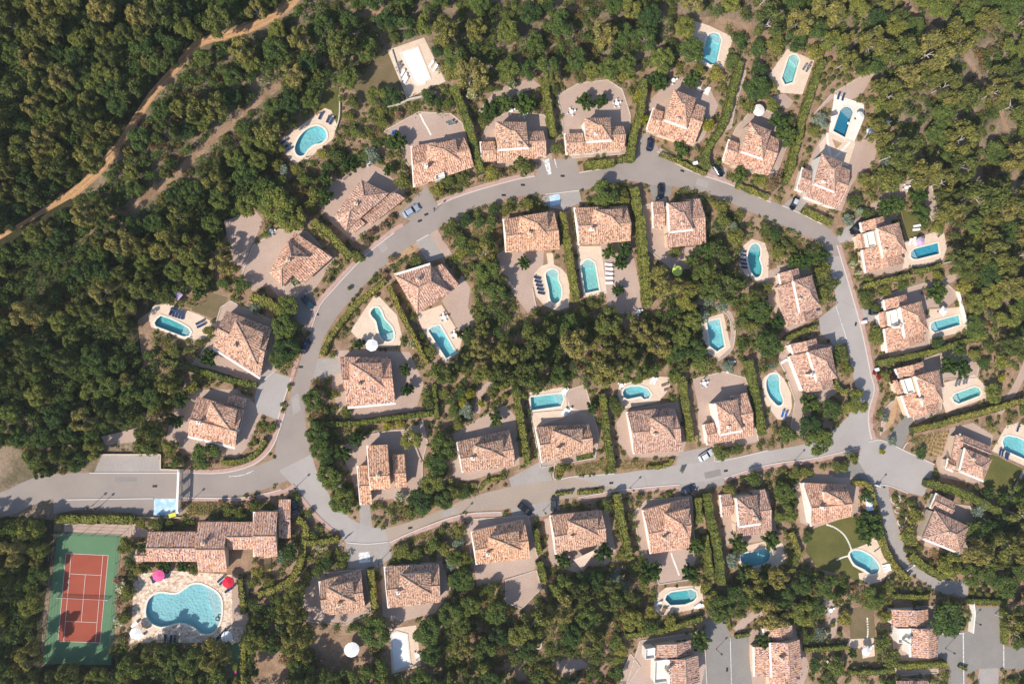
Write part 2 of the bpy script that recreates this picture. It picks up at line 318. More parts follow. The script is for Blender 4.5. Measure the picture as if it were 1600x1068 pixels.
# ------------------------------------------------------------------ pools: outline (photo pixels), smooth?, liner, options, label
def z4(ox, oy, pts, s=4.0): return [(ox + x / s, oy + y / s) for x, y in pts]
POOLS = [
 (z4(400,0,[(245,910),(275,850),(325,805),(385,788),(432,815),(440,860),(410,893),(365,905),(325,935),(300,970),(268,975),(245,950)]),1,'turq',0,'rounded turquoise pool on its own cream terrace in the north-west woods'),
 (z4(400,0,[(910,335),(1010,303),(1085,490),(1062,500),(1050,520),(1020,528),(1000,515),(985,500)]),0,'cover',0,'rectangular pool under a white cover on a square terrace beside a dry lawn'),
 (z4(800,0,[(1215,245),(1232,215),(1262,206),(1292,215),(1308,250),(1275,400),(1240,408),(1180,370)]),0,'turq',((1235,235),3),'turquoise pool with rounded end on the northernmost terrace under the pines'),
 (z4(1200,0,[(130,355),(150,343),(175,345),(195,372),(155,515),(105,530),(85,490)]),0,'mint',0,'pale mint narrow pool on a stone terrace left of the clipped bush garden'),
 (z4(1200,0,[(450,690),(470,672),(495,668),(518,678),(530,700),(480,860),(405,820)]),0,'deep',0,'deep blue rectangular pool on a white terrace at the north-east corner'),
 (z4(0,267,[(965,950),(980,925),(1005,905),(1060,922),(1130,955),(1175,980),(1192,1005),(1182,1028),(1150,1035),(975,970)]),0,'deepturq',0,'teal pool on the westernmost terrace with navy loungers and lilac parasol'),
 (z4(400,267,[(715,885),(735,857),(765,855),(785,885),(800,925),(845,975),(862,1025),(850,1055),(820,1066),(790,1050),(765,1000),(750,940),(725,910)]),1,'mint',0,'curved mint pool inside the ring road beside the big white parasol'),
 ([(669,516),(676,510),(687,508),(712,551),(697,560)],0,'turq',0,'small pool below the diamond-set villa with two white table sets'),
 (z4(800,267,[(210,655),(225,625),(255,615),(285,632),(285,680),(305,725),(305,790),(285,822),(258,825),(237,800),(228,740)]),1,'mint',0,'kidney pool in a round stone terrace with a column of five navy loungers'),
 (z4(800,267,[(430,590),(455,560),(480,552),(515,575),(545,745),(455,765)]),0,'mint',0,'straight mint pool with peach terrace and five white loungers on its right'),
 (z4(800,267,[(1478,500),(1495,465),(1522,455),(1548,475),(1552,520),(1545,550),(1560,600),(1552,650),(1520,665),(1488,620),(1472,550)]),1,'deepturq',0,'long bean shaped teal pool with five navy loungers on its left edge'),
 ([(1104,502),(1124,498),(1132,541),(1120,549),(1109,541)],0,'turq',0,'bright turquoise pool hidden between tall trees in the central wood'),
 (z4(1200,267,[(890,535),(892,505),(915,487),(1060,450),(1070,517),(930,552),(905,550)]),0,'deep2',0,'strong blue pool with round steps by the upper villa of the eastern row'),
 (z4(1200,267,[(1015,970),(1020,950),(1040,940),(1190,900),(1200,960),(1040,1010),(1020,992)]),0,'turq',0,'bright rippled pool by the middle villa of the eastern row with white canopy'),
 (z4(1200,534,[(1150,345),(1162,325),(1290,280),(1318,290),(1330,312),(1322,335),(1190,385),(1160,370)]),0,'mint',((1185,350),3),'mint pool with four grey loungers by the lowest villa of the eastern row'),
 (z4(1200,534,[(1465,620),(1475,595),(1500,585),(1560,597),(1650,640),(1650,745),(1600,730),(1475,675)]),0,'turq',0,'large turquoise pool cut by the right edge of the picture above a green lawn'),
 (z4(1130,500,[(415,570),(450,520),(520,520),(535,570),(535,620),(545,690),(570,760),(562,805),(525,818),(490,790),(440,730),(412,650)],6.138),1,'turq',((470,560),0),'leaf shaped pale turquoise pool left of the southern villa of the inner column'),
 (z4(800,534,[(115,345),(310,320),(322,352),(305,400),(120,427)]),0,'turq',((300,360),0),'rectangular turquoise pool above the middle villa of the inner south row'),
 (z4(800,534,[(690,315),(705,290),(740,277),(800,276),(845,292),(868,325),(855,350),(825,358),(805,340),(720,357),(697,345)]),0,'turq',((850,330),0),'round ended pool touching a villa terrace with white and brown loungers above'),
 (z4(800,801,[(955,540),(965,512),(995,493),(1120,475),(1150,492),(1155,520),(1135,548),(1080,570),(990,575)]),0,'deepturq',((970,540),0),'green blue oval pool on a peach terrace beside the south hedges'),
 (z4(800,801,[(1425,285),(1440,258),(1465,248),(1500,246),(1530,235),(1570,222),(1606,238),(1610,280),(1585,310),(1520,332),(1450,325)]),1,'turq',0,'heart shaped shallow pool below a villa in the south row shaded by two round trees'),
 (z4(1200,801,[(510,265),(520,240),(550,232),(590,240),(650,275),(692,330),(685,368),(650,380),(620,368),(600,352),(540,320)]),1,'turq',((545,260),0),'oval turquoise pool with white rim beside the big green lawn'),
 (z4(190,880,[(215,420),(235,330),(285,278),(350,258),(430,268),(500,265),(555,228),(620,187),(690,180),(760,205),(835,250),(880,315),(888,420),(870,520),(820,600),(760,626),(695,612),(640,565),(560,530),(480,530),(410,552),(340,560),(270,530),(228,480)],5.68),1,'main',((850,300),0),'huge peanut shaped communal pool on crazy paving below the clubhouse'),
 ([(612,991),(620,987),(635,991),(640,1037),(616,1047)],0,'cover',0,'narrow pool under a white cover next to a big round tree at the bottom'),
]
LINER = {'turq':(.33,.73,.77),'mint':(.39,.75,.71),'deep':(.035,.28,.44),'deep2':(.07,.44,.58),'deepturq':(.15,.55,.57),'main':(.40,.73,.77),'cover':(.3,.6,.65)}
def watermat():
    m, n, l, b = mat('pool_water'); n.remove(b)
    tr = n.new('ShaderNodeBsdfTransparent'); tr.inputs[0].default_value = (.90, .985, .985, 1)
    gl = n.new('ShaderNodeBsdfGlossy'); gl.inputs['Roughness'].default_value = .03; gl.inputs[0].default_value = (1, 1, 1, 1)
    fr = n.new('ShaderNodeFresnel'); fr.inputs[0].default_value = 1.33
    g = n.new('ShaderNodeNewGeometry'); t = n.new('ShaderNodeTexNoise'); t.inputs['Scale'].default_value = 1.6; t.inputs['Detail'].default_value = 3
    l.new(g.outputs['Position'], t.inputs['Vector']); bp = n.new('ShaderNodeBump'); bp.inputs['Strength'].default_value = .06; bp.inputs['Distance'].default_value = .2
    l.new(t.outputs['Fac'], bp.inputs['Height']); l.new(bp.outputs[0], gl.inputs['Normal']); l.new(bp.outputs[0], fr.inputs['Normal'])
    ms = n.new('ShaderNodeMixShader'); l.new(fr.outputs[0], ms.inputs[0]); l.new(tr.outputs[0], ms.inputs[1]); l.new(gl.outputs[0], ms.inputs[2])
    l.new(ms.outputs[0], n['Material Output'].inputs[0]); return m
M['water'] = watermat()
for k_, c_ in LINER.items():
    M['liner_' + k_] = noisy('pool_liner_' + k_, [(.36, tuple(x * .9 for x in c_)), (.64, tuple(min(1, x * 1.08) for x in c_))], .25, 5, .6, (3.5, .92, 1.07))
    M['step_' + k_] = plain('pool_step_' + k_, tuple(.35 + .6 * x for x in c_), .6)
M['coping'] = noisy('pool_coping', [(.3, (.68, .58, .48)), (.7, (.78, .69, .59))], .8)
POOLPX = []
for q in POOLS: POOLPX.append(smooth_closed(q[0], 4) if q[1] else q[0])

# ------------------------------------------------------------------ the ground and everything laid flat on it
FLAT_N = [0]
def sheet(name, poly_px, m, kind='structure', occ=1, z0=0.0, sm=0, big=None, lift=0.0):
    """a flat sheet laid a few millimetres above whatever it covers, cut out round any pool inside it"""
    poly = smooth_closed(poly_px, sm) if sm else list(poly_px)
    sl, ins = fillmask(poly)
    sub = LEV[sl]; lev = int(sub[ins].max()) + 1 if ins.any() else 1
    sub[ins] = lev; LEV[sl] = sub
    if occ:
        o_ = OCC[sl]; o_[ins] = np.maximum(o_[ins], occ); OCC[sl] = o_
    FLAT_N[0] += 1; z = .004 * lev + .00025 * (FLAT_N[0] % 12) + lift
    loops = [[P(x, y, 0) for x, y in poly]]
    for pp in POOLPX:
        c = [inside(q, poly) for q in pp]
        if all(c): loops.append([P(x, y, 0) for x, y in pp])
        elif sum(c) > 1: print('PARTIAL POOL', name, [tuple(map(int, q)) for q in poly[:2]], [int(v) for v in pp[0]], sum(c), len(c))
    if len(loops) == 1:
        L = loops[0]; tr = tessellate_polygon([[Vector((p.x, p.y, 0)) for p in L]]); vs = L
    else:
        tr = tessellate_polygon([[Vector((p.x, p.y, 0)) for p in L] for L in loops]); vs = [p for L in loops for p in L]
    f = []
    for a, b, c in tr:
        cr = (vs[b] - vs[a]).cross(vs[c] - vs[a]).z
        if abs(cr) < 1e-9: continue
        f.append((a, b, c) if cr > 0 else (a, c, b))
    o = ob(name, mesh(name, [(p.x, p.y, z) for p in vs], f, m))
    if kind: o['kind'] = kind
    return o
def ground():
    c = 3000; loops = [[Vector((-c, -c, 0)), Vector((c, -c, 0)), Vector((c, c, 0)), Vector((-c, c, 0))]] + [[P(x, y, 0) for x, y in pp] for pp in POOLPX]
    vs = [p for L in loops for p in L]; f = []
    for a, b, d in tessellate_polygon(loops):
        cr = (vs[b] - vs[a]).cross(vs[d] - vs[a]).z
        if abs(cr) > 1e-9: f.append((a, b, d) if cr > 0 else (a, d, b))
    o = ob('ground', mesh('ground', vs, f, M['ground'])); o['kind'] = 'structure'
ground()

def pool(i):
    out, sm_, liner, step, label = POOLS[i]; px = POOLPX[i]
    pts = [P(x, y, 0) for x, y in px]; c = sum(pts, Vector()) / len(pts)
    ar = sum(a.x * b.y - b.x * a.y for a, b in zip(pts, pts[1:] + pts[:1]))
    if ar < 0: pts = pts[::-1]
    t = thing('swimming_pool', label, 'swimming pool', c, 0, 'swimming pools of the estate')
    q = [p - c for p in pts]; n = len(q); D = 1.15 if liner != 'cover' else .5
    # basin: walls and floor
    v = [(p.x, p.y, .02) for p in q] + [(p.x, p.y, -D) for p in q]
    f = [(k, n + k, n + (k + 1) % n, (k + 1) % n) for k in range(n)]
    for a, b, d in tessellate_polygon([[Vector((p.x, p.y, 0)) for p in q]]):
        cr = (q[b] - q[a]).cross(q[d] - q[a]).z; f.append(tuple(n + s for s in ((a, b, d) if cr > 0 else (a, d, b))))
    ob('basin', mesh('basin', v, f, M['liner_' + liner]), t)
    # coping: a raised ring outside the outline
    def off(dd):
        r = []
        for k in range(n):
            a, b, d = q[k - 1], q[k], q[(k + 1) % n]
            e1 = (b - a).normalized(); e2 = (d - b).normalized(); n1 = Vector((e1.y, -e1.x, 0)); n2 = Vector((e2.y, -e2.x, 0))
            bis = n1 + n2; bis = bis.normalized() if bis.length > .2 else n1
            r.append(b + bis * min(dd / max(.45, bis.dot(n1)), dd * 1.8))
        return r
    o1 = off(.42); i1 = off(-.03)
    v = [(p.x, p.y, .16) for p in i1] + [(p.x, p.y, .16) for p in o1] + [(p.x, p.y, -.06) for p in i1] + [(p.x, p.y, -.02) for p in o1]
    f = []
    for k in range(n):
        j = (k + 1) % n; f += [(k, n + k, n + j, j), (k, j, 2 * n + j, 2 * n + k), (n + k, 3 * n + k, 3 * n + j, n + j)]
    ob('coping', mesh('coping', v, f, M['coping']), t)
    tri = [((a, b, d) if (q[b] - q[a]).cross(q[d] - q[a]).z > 0 else (a, d, b)) for a, b, d in tessellate_polygon([[Vector((p.x, p.y, 0)) for p in q]])]
    if liner == 'cover':
        ob('pool_cover', mesh('pool_cover', [(p.x, p.y, .08) for p in q], tri, M['cover']), t); return t
    ob('water', mesh('water', [(p.x, p.y, .03) for p in q], tri, M['water']), t)
    # shallow shelf with steps at one end
    dx = max(range(n), key=lambda k: q[k].dot(Vector((.85, .5, 0)))) ; dirv = q[dx].normalized()
    if i in (12, 13, 14, 18): dirv = -dirv if i != 18 else dirv
    if i in (9,): dirv = Vector((0, 1, 0))
    if i in (6, 7, 10): dirv = Vector((.3, -1, 0)).normalized() if i == 6 else Vector((0, 1, 0))
    far = max(p.dot(dirv) for p in q); near = min(p.dot(dirv) for p in q); cut = far - (far - near) * (.22 if i != 22 else .16)
    cp = []
    for k in range(n):
        a, b = q[k], q[(k + 1) % n]; da, db = a.dot(dirv) - cut, b.dot(dirv) - cut
        if da >= 0: cp.append(a)
        if (da > 0) != (db > 0): cp.append(a + (b - a) * (da / (da - db)))
    if len(cp) > 2 and i not in (0, 20):
        sh = [p * .985 for p in cp]; m_ = len(sh)
        v = [(p.x, p.y, -.42) for p in sh] + [(p.x, p.y, -D + .01) for p in sh]
        f = [tuple(range(m_))] + [(k, m_ + k, m_ + (k + 1) % m_, (k + 1) % m_) for k in range(m_)]
        ob('steps', mesh('steps', v, f, M['step_' + liner]), t)
    return t

# --- sheets, lowest first
def z6(ox, oy, pts): return z4(ox, oy, pts, 6.138)
sheet('dirt_track', ribbon([(475,-30),(455,6),(400,40),(350,56),(312,67),(275,105),(255,128),(237,147),(212,185),(187,225),(160,260),(132,287),(100,312),(50,342),(0,375),(-50,412)], 14), M['track'])
def keepclear(poly, v=2):
    sl, ins = fillmask(poly); o_ = OCC[sl]; o_[ins] = np.maximum(o_[ins], v); OCC[sl] = o_
keepclear(ribbon([(475,-30),(455,6),(400,40),(350,56),(312,67),(275,105),(255,128),(237,147),(212,185),(187,225),(160,260),(132,287),(100,312),(50,342),(0,375),(-50,412)], 20))
keepclear(ribbon([(440,130),(402,158),(370,185),(325,225),(285,262),(240,300),(190,335)], 12))
sheet('forest_path', ribbon([(1395,-40),(1412,0),(1432,22),(1475,58),(1505,85),(1530,118),(1556,155),(1572,200),(1580,265),(1590,330)], 7), M['earth'], occ=2)
sheet('forest_path', ribbon([(470,112),(440,130),(402,158),(370,185),(325,225),(285,262),(240,300),(190,335),(140,362),(90,392)], 13), M['earth'], occ=0)
for dx in (-3.1, 3.1): sheet('track_rut', ribbon([(475+dx*.5,-30+dx),(455+dx*.5,6+dx),(400+dx*.4,40+dx),(350+dx*.4,56+dx),(312+dx*.6,67+dx*.8),(275+dx*.8,105+dx*.6),(237+dx*.9,147+dx*.4),(212+dx*.9,185+dx*.4),(187+dx*.8,225+dx*.6),(160+dx*.7,260+dx*.7),(100+dx*.5,312+dx*.9),(50+dx*.5,342+dx*.9),(0+dx*.5,375+dx*.9),(-50,412+dx)], 2.6), M['rut'], occ=0)
sheet('forest_path', ribbon([(600,15),(560,30),(520,50),(480,75),(440,95)], 8), M['earth'], occ=0)
for zf in ([(-60,410),(40,350),(110,310),(160,340),(120,380),(150,400),(250,330),(330,260),(400,215),(430,240),(380,330),(330,440),(215,500),(235,580),(225,690),(110,690),(60,640),(-60,640)], [(-60,-60),(470,-60),(430,20),(305,62),(232,145),(180,225),(125,285),(48,338),(-60,402)], [(-60,800),(84,812),(84,835),(66,970),(62,1120),(-60,1120)], [(395,930),(480,920),(500,980),(400,1010),(385,1006),(300,1004),(66,1040),(60,1110),(385,1110)]): sheet('forest_floor', zf, M['floor'], occ=0)  # wood floor sheets, tree shade included in their dark colour
sheet('village_earth', [(430,215),(520,130),(600,170),(720,120),(860,110),(1000,110),(1060,30),(1120,25),(1270,60),(1380,130),(1420,260),(1500,340),(1560,440),(1590,560),(1640,640),(1640,1110),(180,1110),(180,800),(250,720),(230,640),(215,500),(300,440),(380,330)], M['earth'], occ=0)
EARTH = [[(470,955),(500,980),(560,1005),(560,1040),(520,1050),(490,1010)], [(400,1020),(440,1015),(450,1068),(395,1068)]]
for e in EARTH: sheet('earth_patch', e, M['earth'], occ=2)
for kp in ([(205,470),(240,455),(240,545),(212,550)], [(598,970),(660,972),(668,1052),(600,1056)], [(535,990),(570,985),(575,1035),(535,1035)]): keepclear(kp, 1)
LAWN = [('lawn','lawn',[(1258,860),(1266,823),(1330,806),(1356,838),(1388,858),(1384,908),(1345,912),(1320,898),(1278,888)]),
 ('lawn','drylawn',z4(400,0,[(780,320),(828,320),(945,615),(670,645),(600,540),(690,440)])), ('lawn','drylawn',z4(0,267,[(1310,755),(1425,790),(1370,940),(1195,870)])),
 ('lawn','lawn',[(1548,708),(1599,732),(1574,780),(1533,754)]), ('lawn','lawn',[(1408,326),(1440,340),(1437,374),(1418,378)]), ('lawn','lawn',[(506,140),(530,135),(530,200),(515,205),(498,165)]),
 ('lawn','lawn',z4(800,0,[(905,935),(950,915),(1040,975),(1215,1040),(1200,1065),(1080,1020)])), ('lawn','lawn',[(1440,870),(1490,900),(1480,910),(1425,880)]),
 ('lawn','drylawn',[(1325,950),(1365,945),(1370,1035),(1332,1035)])]
for nm, mm, p in LAWN: sheet(nm, p, M[mm], occ=2)
GRAV = [
 [(600,205),(655,175),(705,178),(722,192),(738,250),(700,262),(650,275),(632,250),(620,215)], [(500,322),(520,285),(575,255),(600,265),(632,300),(600,345),(553,378),(520,350)],
 [(395,385),(435,358),(480,362),(522,405),(500,440),(478,470),(440,470),(420,445),(395,455),(378,430)], [(350,345),(400,330),(412,345),(388,395),(385,430),(362,405)],
 [(345,480),(360,470),(425,500),(440,570),(405,600),(330,575),(300,570),(330,530)], [(270,640),(305,608),(370,608),(412,640),(385,700),(370,715),(295,705),(258,690)],
 [(752,215),(765,190),(800,172),(850,180),(868,205),(862,250),(780,262),(756,250)], [(745,175),(775,140),(830,122),(845,135),(800,150),(770,185)],
 [(878,180),(870,150),(905,130),(950,125),(972,140),(985,180),(982,240),(895,247),(880,225)], [(1012,160),(1045,128),(1065,120),(1110,140),(1122,165),(1100,215),(1085,232),(1020,212)],
 [(1130,240),(1150,200),(1180,165),(1215,180),(1235,215),(1215,270),(1200,280),(1140,262)], [(1205,152),(1225,146),(1240,158),(1232,170),(1212,166)], [(1136,160),(1160,110),(1166,112),(1150,160),(1142,200),(1130,205)],
 [(1245,300),(1265,250),(1285,210),(1345,222),(1362,195),(1372,225),(1365,255),(1345,272),(1330,290),(1315,330),(1255,315)], [(1270,180),(1300,146),(1348,118),(1366,116),(1345,150),(1318,160),(1300,155)],
 [(1360,320),(1395,290),(1425,280),(1420,300),(1390,325),(1365,335)], [(1440,305),(1455,290),(1468,340),(1456,345)],
 [(690,470),(722,430),(735,450),(731,480),(745,505),(722,528),(705,495)], [(775,400),(790,390),(850,390),(848,425),(832,450),(838,480),(825,490),(800,455)],
 [(938,380),(985,378),(1005,470),(1000,490),(950,490)], [(1005,322),(1040,310),(1045,390),(1100,385),(1075,420),(1050,420),(1005,385)],
 [(1340,350),(1400,335),(1414,372),(1414,420),(1390,430),(1350,428)], [(1370,470),(1400,455),(1470,435),(1500,462),(1480,480),(1448,480),(1452,540),(1390,562),(1380,520)], [(1405,452),(1500,425),(1490,440),(1410,462)],
 [(1400,580),(1470,550),(1500,545),(1530,570),(1525,590),(1474,592),(1470,640),(1430,662),(1415,620)], [(1478,670),(1520,660),(1552,680),(1546,706),(1530,756),(1470,745),(1462,722)],
 [(1425,830),(1450,782),(1515,790),(1530,830),(1510,875),(1440,850)], [(1190,430),(1215,415),(1265,412),(1285,490),(1230,520),(1198,480)],
 [(1215,560),(1230,535),(1300,540),(1310,610),(1268,640),(1252,680),(1235,672),(1242,625),(1226,580)], [(525,548),(560,545),(600,548),(640,550),(662,600),(650,640),(560,655),(527,640),(518,600)],
 [(530,700),(570,680),(610,672),(640,670),(660,720),(660,760),(640,775),(560,785),(548,740)], [(705,680),(745,655),(790,632),(805,650),(812,725),(730,752),(708,745)],
 [(828,645),(886,640),(884,610),(914,600),(936,680),(930,715),(845,730)], [(963,660),(975,640),(1060,626),(1072,690),(1065,712),(985,715),(966,690)],
 [(1082,592),(1130,580),(1165,590),(1174,620),(1185,690),(1120,700),(1092,690),(1090,630)], [(1240,757),(1275,740),(1340,745),(1345,800),(1270,825),(1250,815)],
 [(990,800),(1010,780),(1080,775),(1087,870),(1075,905),(1030,912),(1015,880),(1000,860)], [(1125,790),(1140,770),(1200,765),(1216,840),(1190,845),(1150,850),(1135,850)],
 [(725,830),(740,810),(825,805),(840,870),(835,890),(745,915),(740,880)], [(850,810),(950,795),(962,860),(950,882),(890,887),(860,880)], [(470,930),(495,895),(570,888),(580,955),(540,975),(480,970)],
 [(595,885),(690,875),(705,920),(680,957),(630,970),(598,962)], [(1000,1000),(1100,985),(1105,1080),(975,1080)], [(1160,985),(1240,975),(1265,1040),(1250,1085),(1165,1085)], [(1390,950),(1460,945),(1465,1050),(1400,1055)],
 [(1285,938),(1300,930),(1311,948),(1307,990),(1296,1003),(1282,1003),(1292,970)], [(1490,540),(1500,560),(1492,575),(1482,560)], ribbon([(1605,565),(1590,600),(1572,628),(1560,645)], 11), [(790,905),(838,890),(846,918),(815,950),(790,940)],
 [(860,1035),(900,1025),(925,1040),(880,1052)], [(100,818),(205,815),(230,828),(232,838),(190,838),(100,830)], ribbon([(745,645),(752,612),(770,596)], 9), [(640,672),(660,655),(668,690),(660,720)], ribbon([(1150,985),(1170,965),(1190,955)], 12),
 [(1380,640),(1400,620),(1396,660),(1375,680)], [(158,682),(215,668),(212,690),(165,695)], [(1000,1040),(975,1075),(960,1075),(985,1020)], ribbon([(1000,165),(1010,175)],6),
 ribbon([(1090,470),(1140,490),(1142,540),(1120,560)],7)]
edge = MB()
for gi, g_ in enumerate(GRAV):
    sheet('gravel_terrace', g_, M['gravel'])
    if gi % 2 == 0:
        q = [P(x, y, 0) for x, y in g_]
        for a, b in zip(q, q[1:] + q[:1]):
            if a.x < b.x or gi % 4 == 0: edge.bar((a.x, a.y, .08), (b.x, b.y, .08), .2, .24)
for cx_, cy_, r_ in ((1399,779,7.5),(1402,796,4.5),(1410,814,8),(1427,789,8.5),(1319,748-17,5),(871,910,0),(882,903,7)):
    q = [P(cx_ + r_ * math.cos(a), cy_ + r_ * math.sin(a)) for a in np.linspace(0, 6.283, 15)]
    for a, b in zip(q, q[1:]):
        if r_: edge.bar((a.x, a.y, .1), (b.x, b.y, .1), .28, .3)
o = ob('terrace_edging', edge.me('terrace_edging', M['stone'])); o['kind'] = 'structure'
def dk(ox, oy, p, s=4.0): return z4(ox, oy, p, s)
DECK = [('deck',dk(400,0,[(155,880),(430,675),(470,690),(510,790),(480,870),(330,990),(240,1025),(200,985)])), ('deck',dk(400,0,[(820,315),(1050,235),(1185,510),(945,615)])),
 ('deck',dk(800,0,[(1130,130),(1230,160),(1385,235),(1320,425),(1230,425),(1150,385),(1115,370)])), ('deck',dk(1200,0,[(120,305),(290,380),(215,590),(75,580),(5,470)])),
 ('deckw',dk(1200,0,[(415,590),(600,650),(600,740),(540,885),(380,822)])), ('deck',dk(1200,0,[(385,820),(540,885),(545,900),(500,1040),(330,980),(320,900)])),
 ('deck',dk(0,267,[(925,905),(960,840),(1060,830),(1250,900),(1360,960),(1260,1068),(1170,1060),(945,975)])),
 ('deck',dk(400,267,[(690,850),(745,770),(775,790),(880,900),(912,1030),(900,1090),(780,1100),(650,1060),(590,1000)])), ('deck',[(650,490),(690,476),(722,528),(716,556),(696,568),(664,522)]),
 ('deck',dk(800,267,[(130,690),(140,640),(180,595),(225,580),(215,515),(255,510),(262,585),(310,610),(345,650),(362,730),(355,850),(280,872),(200,840),(150,780)])), ('deck',dk(800,267,[(405,470),(555,470),(592,765),(450,790),(415,600)])),
 ('deck',dk(800,267,[(1440,470),(1500,425),(1580,450),(1605,530),(1600,680),(1540,700),(1460,650),(1420,590)])), ('deck',[(1094,500),(1130,489),(1142,542),(1122,560),(1100,548)]),
 ('deck',dk(1200,267,[(855,440),(1095,365),(1118,480),(1090,560),(950,600),(840,610),(850,560)])), ('deck',dk(1200,267,[(995,865),(1220,850),(1245,960),(1200,1010),(1010,1050)])),
 ('deck',dk(1200,534,[(1080,260),(1290,205),(1365,280),(1362,350),(1110,440),(1075,330)])), ('deck',dk(1200,534,[(1400,680),(1490,520),(1560,505),(1660,530),(1660,800)])),
 ('deck',z6(1130,500,[(370,590),(400,540),(505,480),(590,570),(650,700),(660,830),(640,890),(590,960),(520,950),(400,790)])), ('deck',dk(800,534,[(105,315),(330,280),(362,405),(430,430),(130,540)])),
 ('deck',dk(800,534,[(670,265),(900,215),(990,220),(985,290),(920,370),(690,420),(660,330)])), ('deck',dk(800,801,[(890,525),(960,465),(1180,450),(1205,590),(1060,615),(930,640),(885,600)])),
 ('deck',dk(800,801,[(1395,270),(1480,200),(1600,170),(1690,190),(1720,250),(1700,310),(1560,380),(1440,350)])), ('deck',dk(1200,801,[(495,268),(515,225),(560,215),(610,195),(650,160),(725,140),(740,200),(765,350),(720,420),(640,445),(570,410),(565,375),(600,370),(530,330)])),
 ('crazy',z4(190,880,[(105,170),(190,85),(430,62),(670,75),(980,100),(985,560),(1105,560),(1105,700),(100,700),(60,715),(90,560)],5.68)), ('deck',[(608,982),(650,976),(658,1040),(612,1052)]),
 ('gravel',z4(190,880,[(985,100),(1060,110),(1140,150),(1110,560),(985,560)],5.68)), ('deck',[(1325,998),(1365,996),(1367,1024),(1348,1028),(1346,1012),(1328,1012)]),
 ('ochre',[(413,826),(423,826),(423,893),(413,893)]), ('deckw',[(1095,133),(1111,137),(1106,150),(1088,140)]), ('deck',[(880,887),(920,865),(925,872),(908,897)])]
for mm, p in DECK: sheet('pool_terrace' if mm != 'gravel' else 'gravel_terrace', p, M[mm])
sheet('court_surround', [(90,831),(189,835.5),(173.5,1038),(67.5,1036)], M['court_green'])
sheet('court_surface', [(103.2,864),(169.2,867),(156.4,1003.3),(90.7,1000.8)], M['court_red'])
LAVQ = [[(293,784),(340,784),(337,804),(293,806)],[(897,728),(948,716),(952,733),(897,742)],[(968,720),(1040,722),(1040,729),(968,735)],[(1428,684),(1484,670),(1470,714),(1416,690)],[(630,842),(672,828),(676,838),(632,851)],[(795,510),(812,490),(822,496),(808,518)],[(640,372),(656,362),(662,380),(648,392)],[(735,352),(760,362),(752,385),(738,372)],[(598,402),(640,384),(650,392),(605,415)]]
for q in LAVQ + [[(1300,217),(1316,224),(1306,233)],[(1355,625),(1366,606),(1374,612),(1364,650),(1362,662)],[(1402,625),(1392,640),(1382,668),(1388,670),(1400,650)]]: sheet('planting_bed', q, M['bed'], occ=2)
for q in (ribbon([(1292,208),(1295,232),(1299,248)],3.5), ribbon([(1328,222),(1314,237),(1301,249)],3.5)): sheet('garden_path', q, M['deckw'])
# roads
PAIRS = [((470,774),(515,776)),((452,752),(497,741)),((436,735),(487,709)),((430,705),(479,674)),((437,675),(477,634)),((450,632),(485,601)),((462,590),(497,559)),((475,545),(505,530)),((487,517),(514,514)),((500,479),(530,490)),((520,454),(545,472)),((540,432),(575,439)),((575,397),(607,409)),((617,364),(637,387)),((645,343),(670,367)),((680,321),(700,347)),((725,304),(737,327)),((800,282),(800,308)),((850,274),(847,304)),((902,270),(907,298)),((950,262),(945,288)),((990,247),(985,283)),((1027,237),(1017,289)),((1072,265),(1055,291)),((1137,287),(1110,303)),((1175,304),(1150,321)),((1225,322),(1200,343)),((1282,349),(1250,365)),((1307,370),(1288,382)),((1318,400),(1292,400)),((1327,440),(1302,440)),((1337,482),(1308,478)),((1350,534),(1322,533)),((1360,584),(1335,596)),((1366,610),(1337,615)),((1357,640),(1330,642)),((1357,666),(1310,665)),((1362,690),(1280,686)),((1345,706),(1245,696)),((1277,714),(1200,704)),((1200,724),(1122,718)),((1130,746),(1060,726)),((1062,756),(960,740)),((972,764),(895,745)),((900,776),(860,750)),((847,784),(797,760)),((800,794),(737,776)),((720,801),(677,801)),((650,826),(630,818)),((607,846),(600,825)),((560,850),(580,823)),((540,846),(560,816)),((525,823),(537,803)),((497,801),(533,790)),((470,774),(515,776))]
def roadsheet(i0, i1, m):
    pr = PAIRS[i0:i1 + 1]; L = smooth_open([a for a, b in pr], 4); Rr = smooth_open([b for a, b in pr], 4)
    sheet('road', L + Rr[::-1], m)
